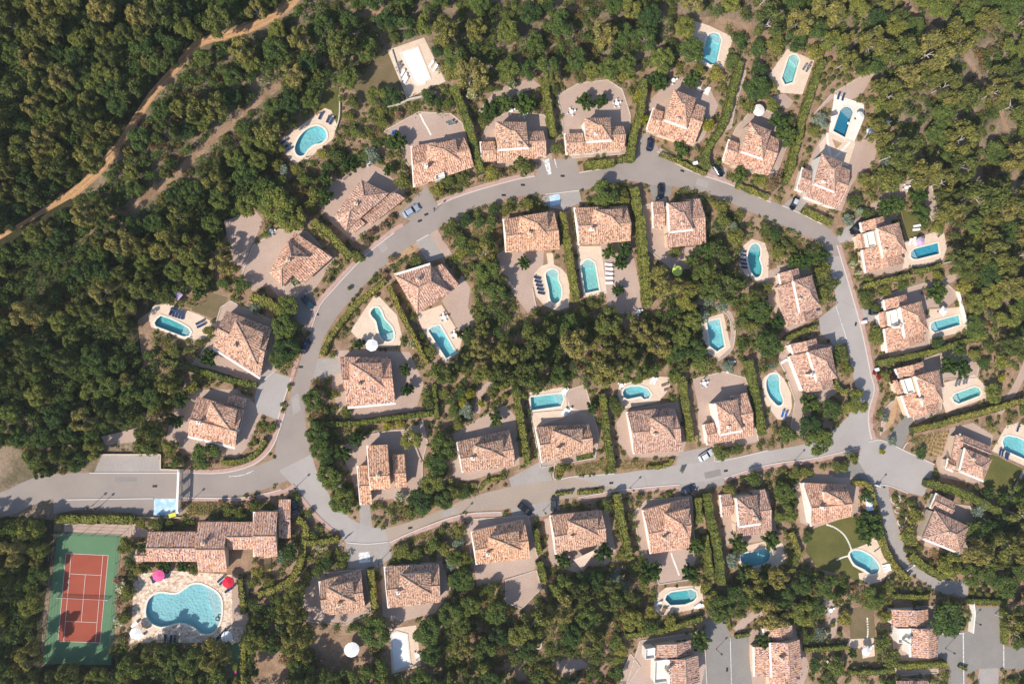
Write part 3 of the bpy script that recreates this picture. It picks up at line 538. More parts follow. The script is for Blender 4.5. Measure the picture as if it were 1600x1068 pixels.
DRIVE = [('plaza',[(407,585),(418,578),(455,590),(434,656),(400,642),(398,620)]),('grey',[(450,475),(478,450),(502,478),(487,518),(460,497)]),('asphalt',[(620,335),(665,292),(673,298),(684,324),(645,347)]),
 ('asphalt',[(843,252),(900,246),(906,274),(850,279),(836,280)]),('asphalt',[(1000,212),(1012,205),(1032,237),(990,252),(996,240)]),('concrete',[(1113,255),(1136,263),(1130,288),(1108,276)]),('concrete',[(1230,314),(1250,303),(1262,322),(1240,334),(1222,324)]),
 ('plaza',[(1305,374),(1320,356),(1345,338),(1352,360),(1356,386),(1340,386),(1335,376),(1312,380)]),('plaza',[(1335,484),(1380,478),(1386,500),(1342,503)]),('concrete',[(846,307),(905,298),(909,316),(880,328),(850,322)]),('grey',[(1015,290),(1050,290),(1047,307),(1020,313)]),
 ('concrete',z4(400,267,[(995,445),(1085,390),(1170,540),(1075,570)])),('gravel',z4(400,267,[(1085,390),(1130,360),(1225,520),(1170,540)])),('concrete',z4(400,534,[(385,105),(510,95),(545,190),(335,245)])),('concrete',[(562,788),(578,788),(582,826),(563,828)]),
 ('concrete',[(795,747),(845,720),(855,722),(864,752),(800,764)]),('concrete',[(1055,728),(1062,706),(1110,697),(1124,720)]),('concrete',[(540,846),(609,844),(612,870),(590,887),(545,887)]),('concrete',[(798,793),(872,776),(875,795),(850,806),(800,808)]),
 ('concrete',[(1060,754),(1130,743),(1132,757),(1085,766),(1062,770)]),('grey',[(1300,745),(1347,706),(1360,747),(1350,758),(1338,746)]),('concrete',[(146,740),(160,709),(252,709),(252,731),(284,733),(284,740)]),('asphalt',[(84,776),(282,775),(283,806),(240,806),(140,793),(84,802)]),
 ('plaza',[(1280,497),(1309,474),(1324,534),(1305,541),(1282,520)]),('plaza',[(455,757),(497,741),(520,782),(545,806),(520,834),(495,800)])]
for mm, p in DRIVE: sheet('driveway', p, M[mm])
sheet('road', ribbon([(-60,775),(0,789),(60,764),(130,757.5),(285,757.5),(345,757),(400,748),(450,728)], 39, 3), M['asphalt'])
sheet('road', [(1100,971),(1140,963),(1141,996),(1171,990),(1170,1020),(1178,1090),(1091,1090),(1102,1040),(1105,1000)], M['grey'])
sheet('road', [(1464,990),(1514,986),(1517,948),(1567,948),(1569,1010),(1640,1010),(1640,1045),(1570,1044),(1530,1044),(1510,1052),(1507,1090),(1484,1090),(1484,1038),(1464,1020)], M['grey'])
sheet('driveway', [(1530,1044),(1560,1043),(1562,1090),(1524,1090)], M['concrete'])
sheet('road', [(1402,611),(1412,611),(1426,661),(1408,702),(1378,688),(1392,676),(1410,654),(1407,634)], M['grey'])
lane = [((1362,750),(1388,754)),((1370,776),(1390,777)),((1376,799),(1396,800)),((1385,838),(1410,841)),((1400,866),(1415,862)),((1412,888),(1422,881)),((1440,906),(1452,896)),((1467,924),(1472,905)),((1512,934),(1513,909))]
sheet('road', smooth_open([a for a, b in lane], 4) + smooth_open([b for a, b in lane], 4)[::-1], M['concrete'])
roadsheet(0, 2, M['plaza']); roadsheet(2, 22, M['asphalt']); roadsheet(22, 29, M['asphalt']); roadsheet(29, 38, M['plaza']); roadsheet(38, 43, M['plaza']); roadsheet(43, 49, M['asphalt_dust']); roadsheet(49, 54, M['plaza'])
sheet('plaza', [(1336,712),(1357,690),(1362,682),(1377,686),(1410,701),(1460,724),(1454,745),(1443,775),(1417,769),(1387,757),(1362,757),(1350,735)], M['plaza'])
PAVE = [[(286,735.5),(350,735),(395,722),(420,700),(431,676),(441,645)],[(453,600),(462,570),(466,560)],[(481,515),(497,474),(517,450),(537,428),(572,393),(614,360),(630,351)],[(683,317),(725,300),(800,278),(835,272)],[(1030,233),(1075,261),(1137,283),(1177,300),(1205,312)],[(1311,382),(1341,482),(1354,534),(1364,584),(1370,608),(1361,640),(1361,666),(1366,686)],[(1345,701),(1277,718),(1200,729),(1132,750)],[(1062,760),(972,768),(905,781)],[(785,803),(722,807),(652,831),(610,850)],[(286,779),(380,779),(440,768),(460,757)],[(468,774),(495,806),(522,830)]]
for p in PAVE:
    sheet('pavement', ribbon(p, 6), M['pave'], lift=.09)
    k = MB(); pts = [P(x, y, 0) for x, y in smooth_open(p, 4)]
# kerb stones along the road side of the pavements and round the drives
KERB = [[(300,738.5),(350,738),(396,725.5),(423,702),(435,676),(445,645)],[(485,517),(500,477),(520,453),(540,431),(574.5,396),(616,363.5)],[(684,320.5),(726,303.6),(801,281.8),(836,275.5)],[(905,270),(950,262)],[(1027,236.5),(1073,264.5),(1136,286.5),(1175.5,303.5),(1204,316)],[(1222,321),(1250,333),(1284,350)],[(1307.5,383),(1337.5,483),(1350.5,535),(1360.5,585),(1366,608),(1357.5,640),(1357.5,666),(1362,686)],[(1345,697.5),(1277,714.6),(1200,725.4),(1131,746.4)],[(1062,756.5),(972,764.5),(903,777)],[(784,799.5),(721,803.5),(651,827.5),(609,846.6)],[(852,304),(905,297.6)],[(455,590),(434,655)],[(543,847),(575,849),(606,846)],[(1357,690),(1377,687),(1410,702),(1460,725)],[(868,722),(864,742),(870,749),(895,744),(960,739.5)],[(140,738.3),(282,738.3)],[(286,776.8),(380,776.8),(440,764)],[(104,780),(240,778)],[(1445,697),(1420,690),(1411,701)],[(1367,757),(1388,758),(1418,770)],[(670,366.5),(651,377)],[(1118,700),(1117,714),(1124,720),(1200,703)]]
kb = MB()
for p in KERB:
    q = [P(x, y, 0) for x, y in smooth_open(p, 3)]
    for a, b in zip(q, q[1:]): kb.bar((a.x, a.y, .05), (b.x, b.y, .05), .26, .22)
o = ob('kerb', kb.me('kerb', M['kerb'])); o['kind'] = 'structure'
# painted markings
def lines_sheet(name, segs, wd, m):
    for a, b in segs:
        d = np.array(b, float) - np.array(a, float); d /= np.hypot(*d); n_ = np.array((-d[1], d[0])) * wd / 2
        sheet(name, [tuple(np.array(a) + n_), tuple(np.array(b) + n_), tuple(np.array(b) - n_), tuple(np.array(a) - n_)], m, occ=0)
sheet('road_marking', [(241,778.5),(277,778.5),(276,806),(240,805)], M['paintblue'], occ=0)
lines_sheet('road_marking', [((849,249),(857,273)),((857,248),(861,272)),((866,248),(870,262)),((1505,988),(1506,1080)),((1567.5,950),(1568.5,1042)),((1463,990),(1506,989))], 1.4, M['paint'])
sheet('road_marking', [(851,249),(857,248.5),(861,272),(856,273)], M['paint'], occ=0)
sheet('road_marking', [(858,306),(874,303),(876,319),(860,322)], M['paintblue'], occ=0)
sheet('road_marking', [(560,863),(577,861),(579,877),(561,879)], M['paint'], occ=0)
lines_sheet('road_marking', [((1306,478),(1325,536)),((228,795),(228,806)),((213,795),(213,806)),((104,779),(241,779)),((1095,1010),(1140,1010)),((1141,996),(1143,1075))], .8, M['paint'])
sheet('road_marking', ribbon([(358,744),(378,742),(396,735)], 1.0), M['paint'], occ=0)

for a, b in [((608,368),(628,391)),((713,308),(724,334)),((840,276),(842,306)),((960,262),(957,285)),((1165,301),(1143,318)),((533,437),(566,450)),((480,520),(511,524)),((441,640),(481,655)),((1316,470),(1337,482)),((1005,737),(1012,760)),((740,775),(752,796)),((560,820),(556,846)),((62,764),(62,789)),((284,738),(284,777))]:
    lines_sheet('road_joint', [(a, b)], .45, M['grey'])
for q in [[(590,384),(600,376),(606,388),(597,396)],[(1090,278),(1108,284),(1104,294),(1087,288)],[(455,622),(466,612),(470,640),(458,648)],[(1318,420),(1326,418),(1330,440),(1322,442)],[(1100,738),(1125,732),(1127,742),(1102,748)],[(180,745),(214,745),(214,752),(180,752)],[(690,800),(712,793),(716,800),(694,808)]]: sheet('road_patch', q, M['concrete'] if q[0][0] % 20 else M['grey'], occ=0)

for i in range(len(POOLS)): pool(i)
# ------------------------------------------------------------------ houses
def frame_of(quad, z=3.2):
    A, B, C, D = [P(x, y, z) for x, y in quad]
    def fr(u, v, zz):
        q = A * (1 - u) * (1 - v) + B * u * (1 - v) + C * u * v + D * (1 - u) * v
        return Vector((q.x, q.y, zz))
    return fr
def blk(kind, u0, u1, v0, v1, **k): return dict(kind=kind, r=(u0, u1, v0, v1), **k)
def roof_shape(b):
    """faces (s,t,z lists), perimeter and ridge lines of one roof block"""
    k = b['kind']
    if k in ('gu', 'gv'):
        a, zr, c, r = b['z'][0], b['z'][1], b['z'][2], b.get('ridge', .5)
        if k == 'gu':
            F = [[(0, 0, a), (1, 0, a), (1, r, zr), (0, r, zr)], [(0, r, zr), (1, r, zr), (1, 1, c), (0, 1, c)]]
            per = [(0, 0, a), (1, 0, a), (1, r, zr), (1, 1, c), (0, 1, c), (0, r, zr)]; rd = [((0, r, zr), (1, r, zr))]
        else:
            F = [[(0, 0, a), (r, 0, zr), (r, 1, zr), (0, 1, a)], [(r, 0, zr), (1, 0, c), (1, 1, c), (r, 1, zr)]]
            per = [(0, 0, a), (r, 0, zr), (1, 0, c), (1, 1, c), (r, 1, zr), (0, 1, a)]; rd = [((r, 0, zr), (r, 1, zr))]
    elif k in ('hu', 'hv'):
        e, zr = b['z']; p0, p1 = b['pts']; R0 = (*p0, zr); R1 = (*p1, zr); c = [(0, 0, e), (1, 0, e), (1, 1, e), (0, 1, e)]
        if k == 'hu': F = [[c[0], c[1], R1, R0], [c[1], c[2], R1], [c[2], c[3], R0, R1], [c[3], c[0], R0]]; rd = [(R0, R1), (c[0], R0), (c[3], R0), (c[1], R1), (c[2], R1)]
        else: F = [[c[0], c[1], R0], [c[1], c[2], R1, R0], [c[2], c[3], R1], [c[3], c[0], R0, R1]]; rd = [(R0, R1), (c[0], R0), (c[1], R0), (c[2], R1), (c[3], R1)]
        per = c
    elif k == 'merge':          # upper storey whose sunny slopes run down into the roof below
        zl, e, zp, zw = b['z']; sw, tw = b['w']; ap = (*b['pts'], zp)
        se, ne, nw, w0 = (1, 0, zl), (1, 1, e), (0, 1, e), (sw, tw, zw)
        F = [[w0, se, ap], [se, ne, ap], [ne, nw, ap], [nw, w0, ap]]; per = [w0, se, ne, nw]; rd = [(se, ap), (ap, nw), (ap, ne)]
    elif k == 'shed':
        a, c2, d, e = b['z']; per = [(0, 0, a), (1, 0, c2), (1, 1, d), (0, 1, e)]; F = [per]; rd = []
    return F, per, rd
def house(tm, quad, label, roofm='roof0', wallm='wall', chim=((.3, .62),), seed=0, handle=None, parts=()):
    fr = frame_of(quad); c = fr(.5, .5, 0)
    t = thing('house', label, 'house', c, 0, 'tiled villas of the estate')
    wb, rbv, rbf, rbuv, cap, vb, flat, par = MB(), [], [], [], MB(), MB(), MB(), MB()
    rr = random.Random(seed); ou, ov = rr.random() * 50, rr.random() * 50
    allper = []
    for b in tm:
        u0, u1, v0, v1 = b['r']
        lu = (fr(u1, .5, 0) - fr(u0, .5, 0)).length; lv = (fr(.5, v1, 0) - fr(.5, v0, 0)).length
        def pt(s, tt, z): return fr(u0 + (u1 - u0) * s, v0 + (v1 - v0) * tt, z) - Vector((c.x, c.y, 0))
        if b['kind'] == 'flat':
            z = b['z']; pl = [pt(0, 0, z), pt(1, 0, z), pt(1, 1, z), pt(0, 1, z)]
            flat.add(pl, [(0, 1, 2, 3)]); flat.add([(p.x, p.y, -.05) for p in pl] + pl, [(0, 1, 5, 4), (1, 2, 6, 5), (2, 3, 7, 6), (3, 0, 4, 7)])
            for p, q in zip(pl, pl[1:] + pl[:1]): par.bar(p + Vector((0, 0, .35)), q + Vector((0, 0, .35)), .16, .8)
            continue
        F, per, rd = roof_shape(b); TH = .16
        for f in F:
            q = [pt(*x) for x in f]; k = len(rbv); n = (q[1] - q[0]).cross(q[2] - q[0]).normalized()
            if n.z < 0: q = q[::-1]; n = -n
            h = Vector((0, 0, 1)).cross(n); h = h.normalized() if h.length > 1e-3 else Vector((1, 0, 0)); s_ = n.cross(h)
            rbv += q; rbf.append(tuple(range(k, k + len(q)))); rbuv += [(p.dot(h) + ou, p.dot(s_) + ov) for p in q]
            k = len(rbv); rbv += [p - Vector((0, 0, TH)) for p in q[::-1]]; rbf.append(tuple(range(k, k + len(q)))); rbuv += [(p.x, p.y) for p in q]
        pp = [pt(*x) for x in per]
        for p, q in zip(pp, pp[1:] + pp[:1]):
            k = len(rbv); d = Vector((0, 0, TH)); rbv += [p - d, q - d, q, p]; rbf.append((k, k + 1, k + 2, k + 3)); rbuv += [(0, 0), (.3, 0), (.3, .1), (0, .1)]
        ins_u, ins_v = .38 / lu, .38 / lv
        wp = [pt(.5 + (s - .5) * (1 - 2 * ins_u), .5 + (tt - .5) * (1 - 2 * ins_v), z - TH - .06) for s, tt, z in per]
        for p, q in zip(wp, wp[1:] + wp[:1]): wb.add([(p.x, p.y, -.05), (q.x, q.y, -.05), q, p], [(0, 1, 2, 3)])
        allper.append(wp)
        for p, q in rd:
            p, q = pt(*p), pt(*q); cap.bar(p + Vector((0, 0, .04)), q + Vector((0, 0, .05)), .2, .26)
        for e in b.get('verge', ''):     # pale mortar band along an eave: s n w e
            a_, b_ = {'s': ((0, 0), (1, 0)), 'n': ((0, 1), (1, 1)), 'w': ((0, 0), (0, 1)), 'e': ((1, 0), (1, 1))}[e]
            zs = {(s, tt): z for s, tt, z in per}
            if a_ in zs and b_ in zs: vb.bar(pt(*a_, zs[a_] + .04), pt(*b_, zs[b_] + .04), .55, .22)
            else:
                ends = [(s, tt, z) for s, tt, z in per if (e == 'w' and s == 0) or (e == 'e' and s == 1) or (e == 's' and tt == 0) or (e == 'n' and tt == 1)]
                ends.sort(key=lambda x: x[0] + x[1] if e in 'sn' else x[1])
                for p, q in zip(ends, ends[1:]): vb.bar(pt(p[0], p[1], p[2] + .05), pt(q[0], q[1], q[2] + .05), .5, .2)
    wl = ob('wall', wb.me('wall', M[wallm]), t)
    rf = ob('roof', mesh('roof', rbv, rbf, M[roofm], uvs=rbuv), t)
    ob('ridge_tiles', cap.me('ridge_tiles', M['ridge']), rf)
    if vb.v: ob('verge', vb.me('verge', M['white']), rf)
    if flat.v:
        tr_ = ob('roof_terrace', flat.me('roof_terrace', M['deckw']), t); ob('parapet', par.me('parapet', M['white']), tr_)
    for cu, cv in chim:
        p = fr(cu, cv, 0) - Vector((c.x, c.y, 0)); ch = MB().box(p.x - .38, p.x + .38, p.y - .3, p.y + .3, 3.4, 6.6); ch.box(p.x - .48, p.x + .48, p.y - .4, p.y + .4, 6.6, 6.78)
        co = ob('chimney', ch.me('chimney', M[wallm]), rf); ob('chimney_pot', MB().cyl(p.x, p.y, 6.78, 7.1, .2, .16).me('chimney_pot', M['ridge']), rf)
    # door and shuttered windows on the first block's walls
    wp = allper[0]; done = 0
    for p, q in zip(wp, wp[1:] + wp[:1]):
        e = q - p; e.z = 0; L = e.length
        if L < 4: continue
        e.normalize(); nn = Vector((e.y, -e.x, 0)); mid = (p + q) / 2; cen = sum(wp, Vector()) / len(wp)
        if nn.dot(mid - cen) < 0: nn = -nn
        for k, f in enumerate((.25, .62)):
            a = p + e * L * f; isdoor = done == 0 and k == 0
            z0, z1, hw = (0, 2.1, .5) if isdoor else (.95, 2.15, .55)
            def pan(o_, w0, w1, zz0, zz1, dep):
                s0 = a + e * w0 + nn * o_; s1 = a + e * w1 + nn * o_; bb = MB()
                return bb.bar((s0.x, s0.y, (zz0 + zz1) / 2), (s1.x, s1.y, (zz0 + zz1) / 2), dep, zz1 - zz0)
            if isdoor:
                dr = ob('door', pan(.03, -hw, hw, z0, z1, .12).me('door', M['wood']), t); ob('handle', pan(.12, hw - .2, hw - .12, 1.0, 1.12, .05).me('handle', M['iron']), dr)
            else:
                wn = ob('window', pan(.02, -hw, hw, z0, z1, .10).me('window', M['glass']), t)
                for sd in (-1, 1): ob('shutter', pan(.05, sd * hw * 1.05, sd * hw * 2, z0 - .04, z1 + .04, .06).me('shutter', M['shutter']), wn)
        done += 1
        if done >= 3: break
    sl, ins = fillmask(quad); o_ = OCC[sl]; o_[ins] = 3; OCC[sl] = o_
    HOUSEPOS.append((c.x, c.y, handle or label)); return t
HOUSEPOS = []
def tA(nb=.5, up=(.36, .86, .28, .92), e=6.1, verge='w'):
    return [blk('gu', 0, 1, 0, 1, ridge=nb, z=(2.9, 5.1, 2.8), verge=verge), blk('merge', *up, z=(4.15, e, e + 1.35, 5.2), w=(-.1, .34), pts=(.55, .55))]
def tB(ww=(-.3, .02, .52), ev=.95, up=None):
    w0, wv0, wv1 = ww
    return [blk('gu', .6, 1, 0, ev, ridge=.55, z=(2.9, 4.9, 3.0)), blk('shed', 0, .615, 0, .33, z=(2.95, 2.95, 3.9, 3.9)), blk('hu', *(up or (0, .63, .25, .97)), z=(5.4, 7.2), pts=((.44, .6), (.56, .6)), verge='s' if up is None else 'sw'),
            blk('gu', w0, -.01, wv0, wv1, ridge=.5, z=(2.7, 3.7, 2.7), verge='w')]
def tC(court=True):
    t = [blk('gv', 0, .995, 0, .8, ridge=.52, z=(2.9, 4.4, 3.0)), blk('hv', .36, 1.0, .2, .82, z=(5.4, 7.1), pts=((.56, .42), (.54, .6)), verge='w'), blk('gv', .1, .8, .81, 1.02, ridge=.55, z=(2.7, 3.6, 2.7), verge='w')]
    if court: t += [blk('flat', .14, .34, .49, .78, z=3.3), blk('gv', -.06, .125, .5, .8, ridge=.5, z=(2.6, 3.0, 2.6))] ; t[0] = blk('gv', 0, .995, 0, .47, ridge=.52, z=(2.9, 4.4, 3.0), verge='w')
    return t
def tE(): return [blk('hv', 0, .64, 0, .76, z=(4.3, 6.1), pts=((.5, .30), (.5, .72))), blk('shed', .645, 1, .3, 1, z=(4.1, 2.9, 2.9, 4.1)), blk('shed', 0, .64, .765, 1, z=(3.5, 3.5, 2.8, 2.8))]
def tE3(): return [blk('hv', -.04, .68, -.02, .96, z=(4.2, 6.0), pts=((.5, .30), (.5, .70))), blk('gv', .69, 1.04, .34, 1.03, ridge=.45, z=(2.8, 3.9, 2.8)), blk('flat', .625, .675, .62, .9, z=3.4), blk('shed', .63, .9, .06, .3, z=(3.4, 2.9, 2.9, 3.4))]
def tE2(): return [blk('hv', 0, 1, 0, .78, z=(4.1, 6.2), pts=((.5, .36), (.5, .72)), verge='w'), blk('gv', .1, .98, .785, 1, ridge=.55, z=(2.9, 3.6, 2.9))]
def tG(): return [blk('hu', .06, 1, 0, .68, z=(5.0, 6.4), pts=((.40, .5), (.62, .5)), verge='sw'), blk('gu', .0, 1.02, .69, 1.05, ridge=.4, z=(3.2, 3.8, 2.8), verge='w'), blk('gu', -.22, .05, -.05, .25, z=(2.7, 3.5, 2.7), verge='sw'), blk('shed', -.12, .05, .26, .98, z=(2.9, 3.6, 3.6, 2.9))]
def tG2(): return [blk('hu', 0, 1, 0, .72, z=(4.6, 6.4), pts=((.42, .55), (.62, .55)), verge='s'), blk('gu', -.02, .55, .73, 1.12, ridge=.5, z=(2.9, 3.7, 2.9), verge='w')]
def tF(): return [blk('gu', .245, .665, 0, 1.02, ridge=.33, z=(4.2, 6.2, 4.0), verge='w'), blk('gu', 0, .24, -.35, .55, ridge=.5, z=(2.8, 4.0, 2.8), verge='w'), blk('gu', .74, 1, 0, .77, ridge=.45, z=(2.9, 4.2, 2.9))]
V = 'mottled-tile villa '
HS = [
 (tA(.5,(.28,.8,.3,.86))+[blk('flat',.36,.5,-.03,.1,z=3.3)], [(647,292),(741,260),(725,213),(643,228)], 'roof0', V+'and a white skylight box, right of the drive with the silver car', 'the villa above the silver car'),
 (tE3(), [(524,339),(551,370),(629,310),(569,281)], 'roof0', V+'set diagonally, left of the silver car', 'the diagonal villa left of the silver car'),
 (tB((-.30,.06,.55),.8), [(777,254),(854,246),(848,194),(772,192)], 'roof1', V+'in three wings, left of the twin white road boxes', 'the villa left of the painted bay'),
 (tB((-.45,.0,.62),.78), [(914,239),(976,234),(974,186),(910,187)], 'roof1', V+'and an open court, above the long clipped box hedge', 'the villa above the box hedge'),
 (tB(), [(1027.7,209),(1084,228),(1104,164),(1049,142)], 'roof0', V+'beside the dark blue car on the northern bend', 'the villa by the dark blue car'),
 (tB(), [(1146.6,257),(1202,274.5),(1219,214),(1166,192)], 'roof0', V+'by the black car parked below a hedge end', 'the villa by the hedge and black car'),
 (tB((-.3,.1,.6)), [(1260,307),(1311,327),(1330,262),(1278,241)], 'roof0', V+'by the black car with a pale roof, below the deep blue pool', 'the villa below the deep blue pool'),
 (tE(), [(422,426),(453,461),(519,402),(460,362)], 'roof0', V+'set diagonally, above the teal car in the shade', 'the diagonal villa above the teal car'),
 (tA(.52,(.3,.9,.22,.86),6.1,'s'), [(332,544),(406,591),(425,512),(353,485)], 'roof1', V+'tilted beside the westernmost pool terrace', 'the villa by the westernmost pool'),
 (tA(.45,(.36,.92,.36,1.0),6.1,'s')+[blk('shed', .62, 1.0, 1.04, 1.3, z=(2.6,2.6,3.0,3.0))], [(293,682),(367,700),(380,640),(308,619)], 'roof0', V+'and a detached garage roof, above the gate parking', 'the villa above the gate parking'),
 (tE2(), [(616,430),(652,491),(719,447),(688,408)], 'roof0', V+'diamond-set inside the ring road above a peach pool terrace', 'the diamond-set villa inside the ring'),
 (tA(.45,(.28,.82,.32,.95)), [(791,394),(875,389),(866,329),(787,342)], 'roof1', V+'above the kidney pool with five navy loungers', 'the villa above the kidney pool'),
 (tA(.47,(.3,.84,.34,.86)), [(905,383),(986,376),(980,321),(898,324)], 'roof1', V+'above the straight mint pool', 'the villa above the straight mint pool'),
 (tB((-.32,.45,1.0),1.0,(0,.62,.3,.92)), [(1043,387),(1104,380),(1094,310),(1038,314)], 'roof0', V+'below the black car parked against the road', 'the villa below the north bend'),
 (tC(), [(1353,426),(1414,411),(1393,336),(1340,350)], 'roof0', V+'and white court, top of the eastern row', 'the top villa of the eastern row'),
 (tC(), [(1386,551),(1447,532),(1428,458),(1377,471)], 'roof0', V+'and white court, middle of the eastern row', 'the middle villa of the eastern row'),
 (tC(), [(1421,652),(1468,643),(1457,563),(1394,579)], 'roof0', V+'beside a dark purple tree, lowest of the eastern row', 'the villa beside the purple tree'),
 (tC(False), [(1227,511),(1280,496),(1258,417),(1213,430)], 'roof0', V+'left of the straight eastern road, upper of the inner pair', 'the upper villa left of the east road'),
 (tC(False), [(1257,613),(1304,606),(1289,527),(1229,541)], 'roof0', V+'and ochre terrace by the leaf shaped pool', 'the villa by the leaf shaped pool'),
 (tA(.55,(.2,.82,.35,.88),6.0,'s'), [(543,637),(618,630),(610,558),(530,557)], 'roof2', V+'of strong orange and mauve, below the big white parasol', 'the orange villa below the white parasol'),
 (tF(), [(561.5,765),(636,761),(631,694),(556,697)], 'roof1', V+'in three parallel gables on the island inside the junction', 'the three-gabled villa at the junction'),
 (tA(.48,(.28,.82,.3,.82)), [(723,738),(806,728),(796,671),(714,690)], 'roof1', V+'behind a low zigzag hedge on the inner south road', 'the villa behind the zigzag hedge'),
 (tA(.52,(.26,.82,.36,.9)), [(847,723),(927,706),(920,662),(837,667)], 'roof1', V+'directly below the rectangular turquoise pool', 'the villa below the rectangular pool'),
 (tA(.52,(.4,.86,.28,.84)), [(991,709),(1066,704),(1054,636),(980,643)], 'roof0', V+'and a long white gable, above rows of lavender', 'the villa above the lavender rows'),
 (tB((-.28,.0,.46),.98,(0,.62,.2,.9)), [(1122,692),(1179,681),(1167,612),(1111,622)], 'roof0', V+'beside the white car', 'the villa beside the white car'),
 (tG(), [(1489,733),(1529,750),(1549,700),(1501,680)], 'roof0', V+'and white parapets, between the lawn and the round plaza', 'the villa between lawn and plaza'),
 (tG2(), [(1436,839),(1495,863),(1515,804),(1462,778)], 'roof0', V+'below the plaza among pines at the right', 'the villa among pines below the plaza'),
 (tA(.45,(.34,.86,.36,.84)), [(1268,822),(1331,807),(1322,757),(1256,754)], 'roof0', V+'above the big green lawn with stepping stones', 'the villa above the big lawn'),
 (tA(.5,(.4,.92,.32,.86)), [(1017,865),(1077,857),(1077,778),(1005,797)], 'roof0', V+'with stepping stones behind it, between two tall cypress hedges', 'the villa between the tall hedges'),
 (tB((-.34,.5,1.0),1.0,(0,.62,.28,.94)), [(1150.6,839),(1207,831),(1196,764),(1144,771)], 'roof0', V+'above the heart shaped pool', 'the villa above the heart shaped pool'),
 (tA(.5,(.28,.84,.28,.82)), [(745,882),(829,872),(819,812),(737,830)], 'roof1', V+'and ochre corner terrace, below the tilted black car', 'the villa below the tilted black car'),
 (tA(.5,(.3,.86,.3,.86)), [(868.6,866),(948,848),(940,797),(860,805)], 'roof1', V+'and a pale shade sail behind, below the upright grey car', 'the villa with the shade sail'),
 (tA(.52,(.2,.8,.3,.86)), [(505,962),(572,955),(564,891),(499,908)], 'roof1', V+'left of the hedge by the scuffed white parking box', 'the villa left of the parking hedge'),
 (tA(.5,(.28,.84,.28,.86)), [(607,950),(688,941),(686,881),(601,885)], 'roof1', V+'above the bottom covered pool', 'the villa above the covered pool'),
 ([blk('gv', .06,1,.62,1.0,ridge=.56,z=(2.8,4.0,2.8)), blk('gv', .38,1.12,-.1,.61,ridge=.5,z=(4.0,5.4,4.0),verge='w'), blk('flat', .06,.36,.0,.6,z=3.0), blk('flat', -.18,.05,.68,.96,z=2.8)], [(1018,1066),(1084,1058),(1080,1000),(1020,1009)], 'roof2', V+'and flat cream terraces, left of the grey lane at the bottom', 'the villa left of the bottom lane'),
 ([blk('gv', .1,.9,.78,1.05,ridge=.55,z=(2.7,3.6,2.7),verge='w'), blk('gv', .2,1,-.0,.77,ridge=.52,z=(4.2,5.6,4.2),verge='w'), blk('shed', -.18,.19,.0,.66,z=(2.8,3.8,3.8,2.8),verge='w'), blk('gv',.2,.9,-.4,-.01,ridge=.5,z=(2.9,4.0,2.9))], [(1190,1056),(1251,1052),(1245,980),(1188,986)], 'roof2', V+'and white ribs, right of the grey lane at the bottom', 'the villa right of the bottom lane'),
 ([blk('gv', 0,.86,.66,1.04,ridge=.6,z=(2.8,3.9,2.8)), blk('gv', .34,1,.0,.65,ridge=.56,z=(4.1,5.4,4.1),verge='w'), blk('flat', .1,.33,.3,.62,z=2.9)], [(1396,1024),(1462,1023),(1461,955),(1395,955)], 'roof2', V+'of vivid orange, left of the grey parking yard', 'the vivid orange villa by the parking yard'),
 ([blk('gu', 0,1,0,1,z=(2.8,4.2,2.8)), blk('gu', -.3,-.01,0,.7,z=(2.6,3.4,2.6))], [(1402,1092),(1452,1092),(1452,1064),(1402,1064)], 'roof2', V+'cut off by the bottom edge below a hedge', 'the villa at the bottom edge'),
]
for i, (tm, q, rm, lab, hd) in enumerate(HS):
    house(tm, q, lab,rm, 'wall' if i % 3 else 'white', ((.22 + .1 * (i % 3), .35 + .1 * (i % 2)),), i, hd)
# the clubhouse
def cq(x0, x1, y0, y1): return (x0, x1, y0, y1)
def club():
    q = [(190,948),(500,948),(500,740),(190,740)]
    def uv(x, y): return x / 1592, 1 - y / 1068
    def B(kind, x0, y0, x1, y1, **k):
        u0, vb_ = uv(x0, y1); u1, vt = uv(x1, y0); return blk(kind, u0, u1, vb_, vt, **k)
    tm = [B('gu',205,465,602,705,z=(3.0,4.8,3.0)), B('gu',102,600,203,710,z=(2.5,3.3,2.6)), B('gu',604,384,836,785,z=(3.2,6.2,3.4)), B('gu',838,384,1058,605,z=(3.4,5.0,3.4)), B('gu',1060,297,1248,655,z=(4.2,6.6,4.2),verge='w'), B('gu',1250,208,1348,520,z=(2.6,3.5,2.6))]
    h = house(tm, q, 'long clubhouse of stepped mauve tile roofs above the communal pool', 'roof2', 'wall', ((.42, .5),), 77, 'the clubhouse')
    return h
OCC_keep = OCC.copy(); club_o = club()
OCC[:] = OCC_keep
for r_ in ((230,830,307,880),(307,812,397,895),(397,797,433,870),(433,780,454,843)):
    OCC[r_[1]+MG:r_[3]+MG, r_[0]+MG:r_[2]+MG] = 3
club_o['group'] = 'communal buildings'

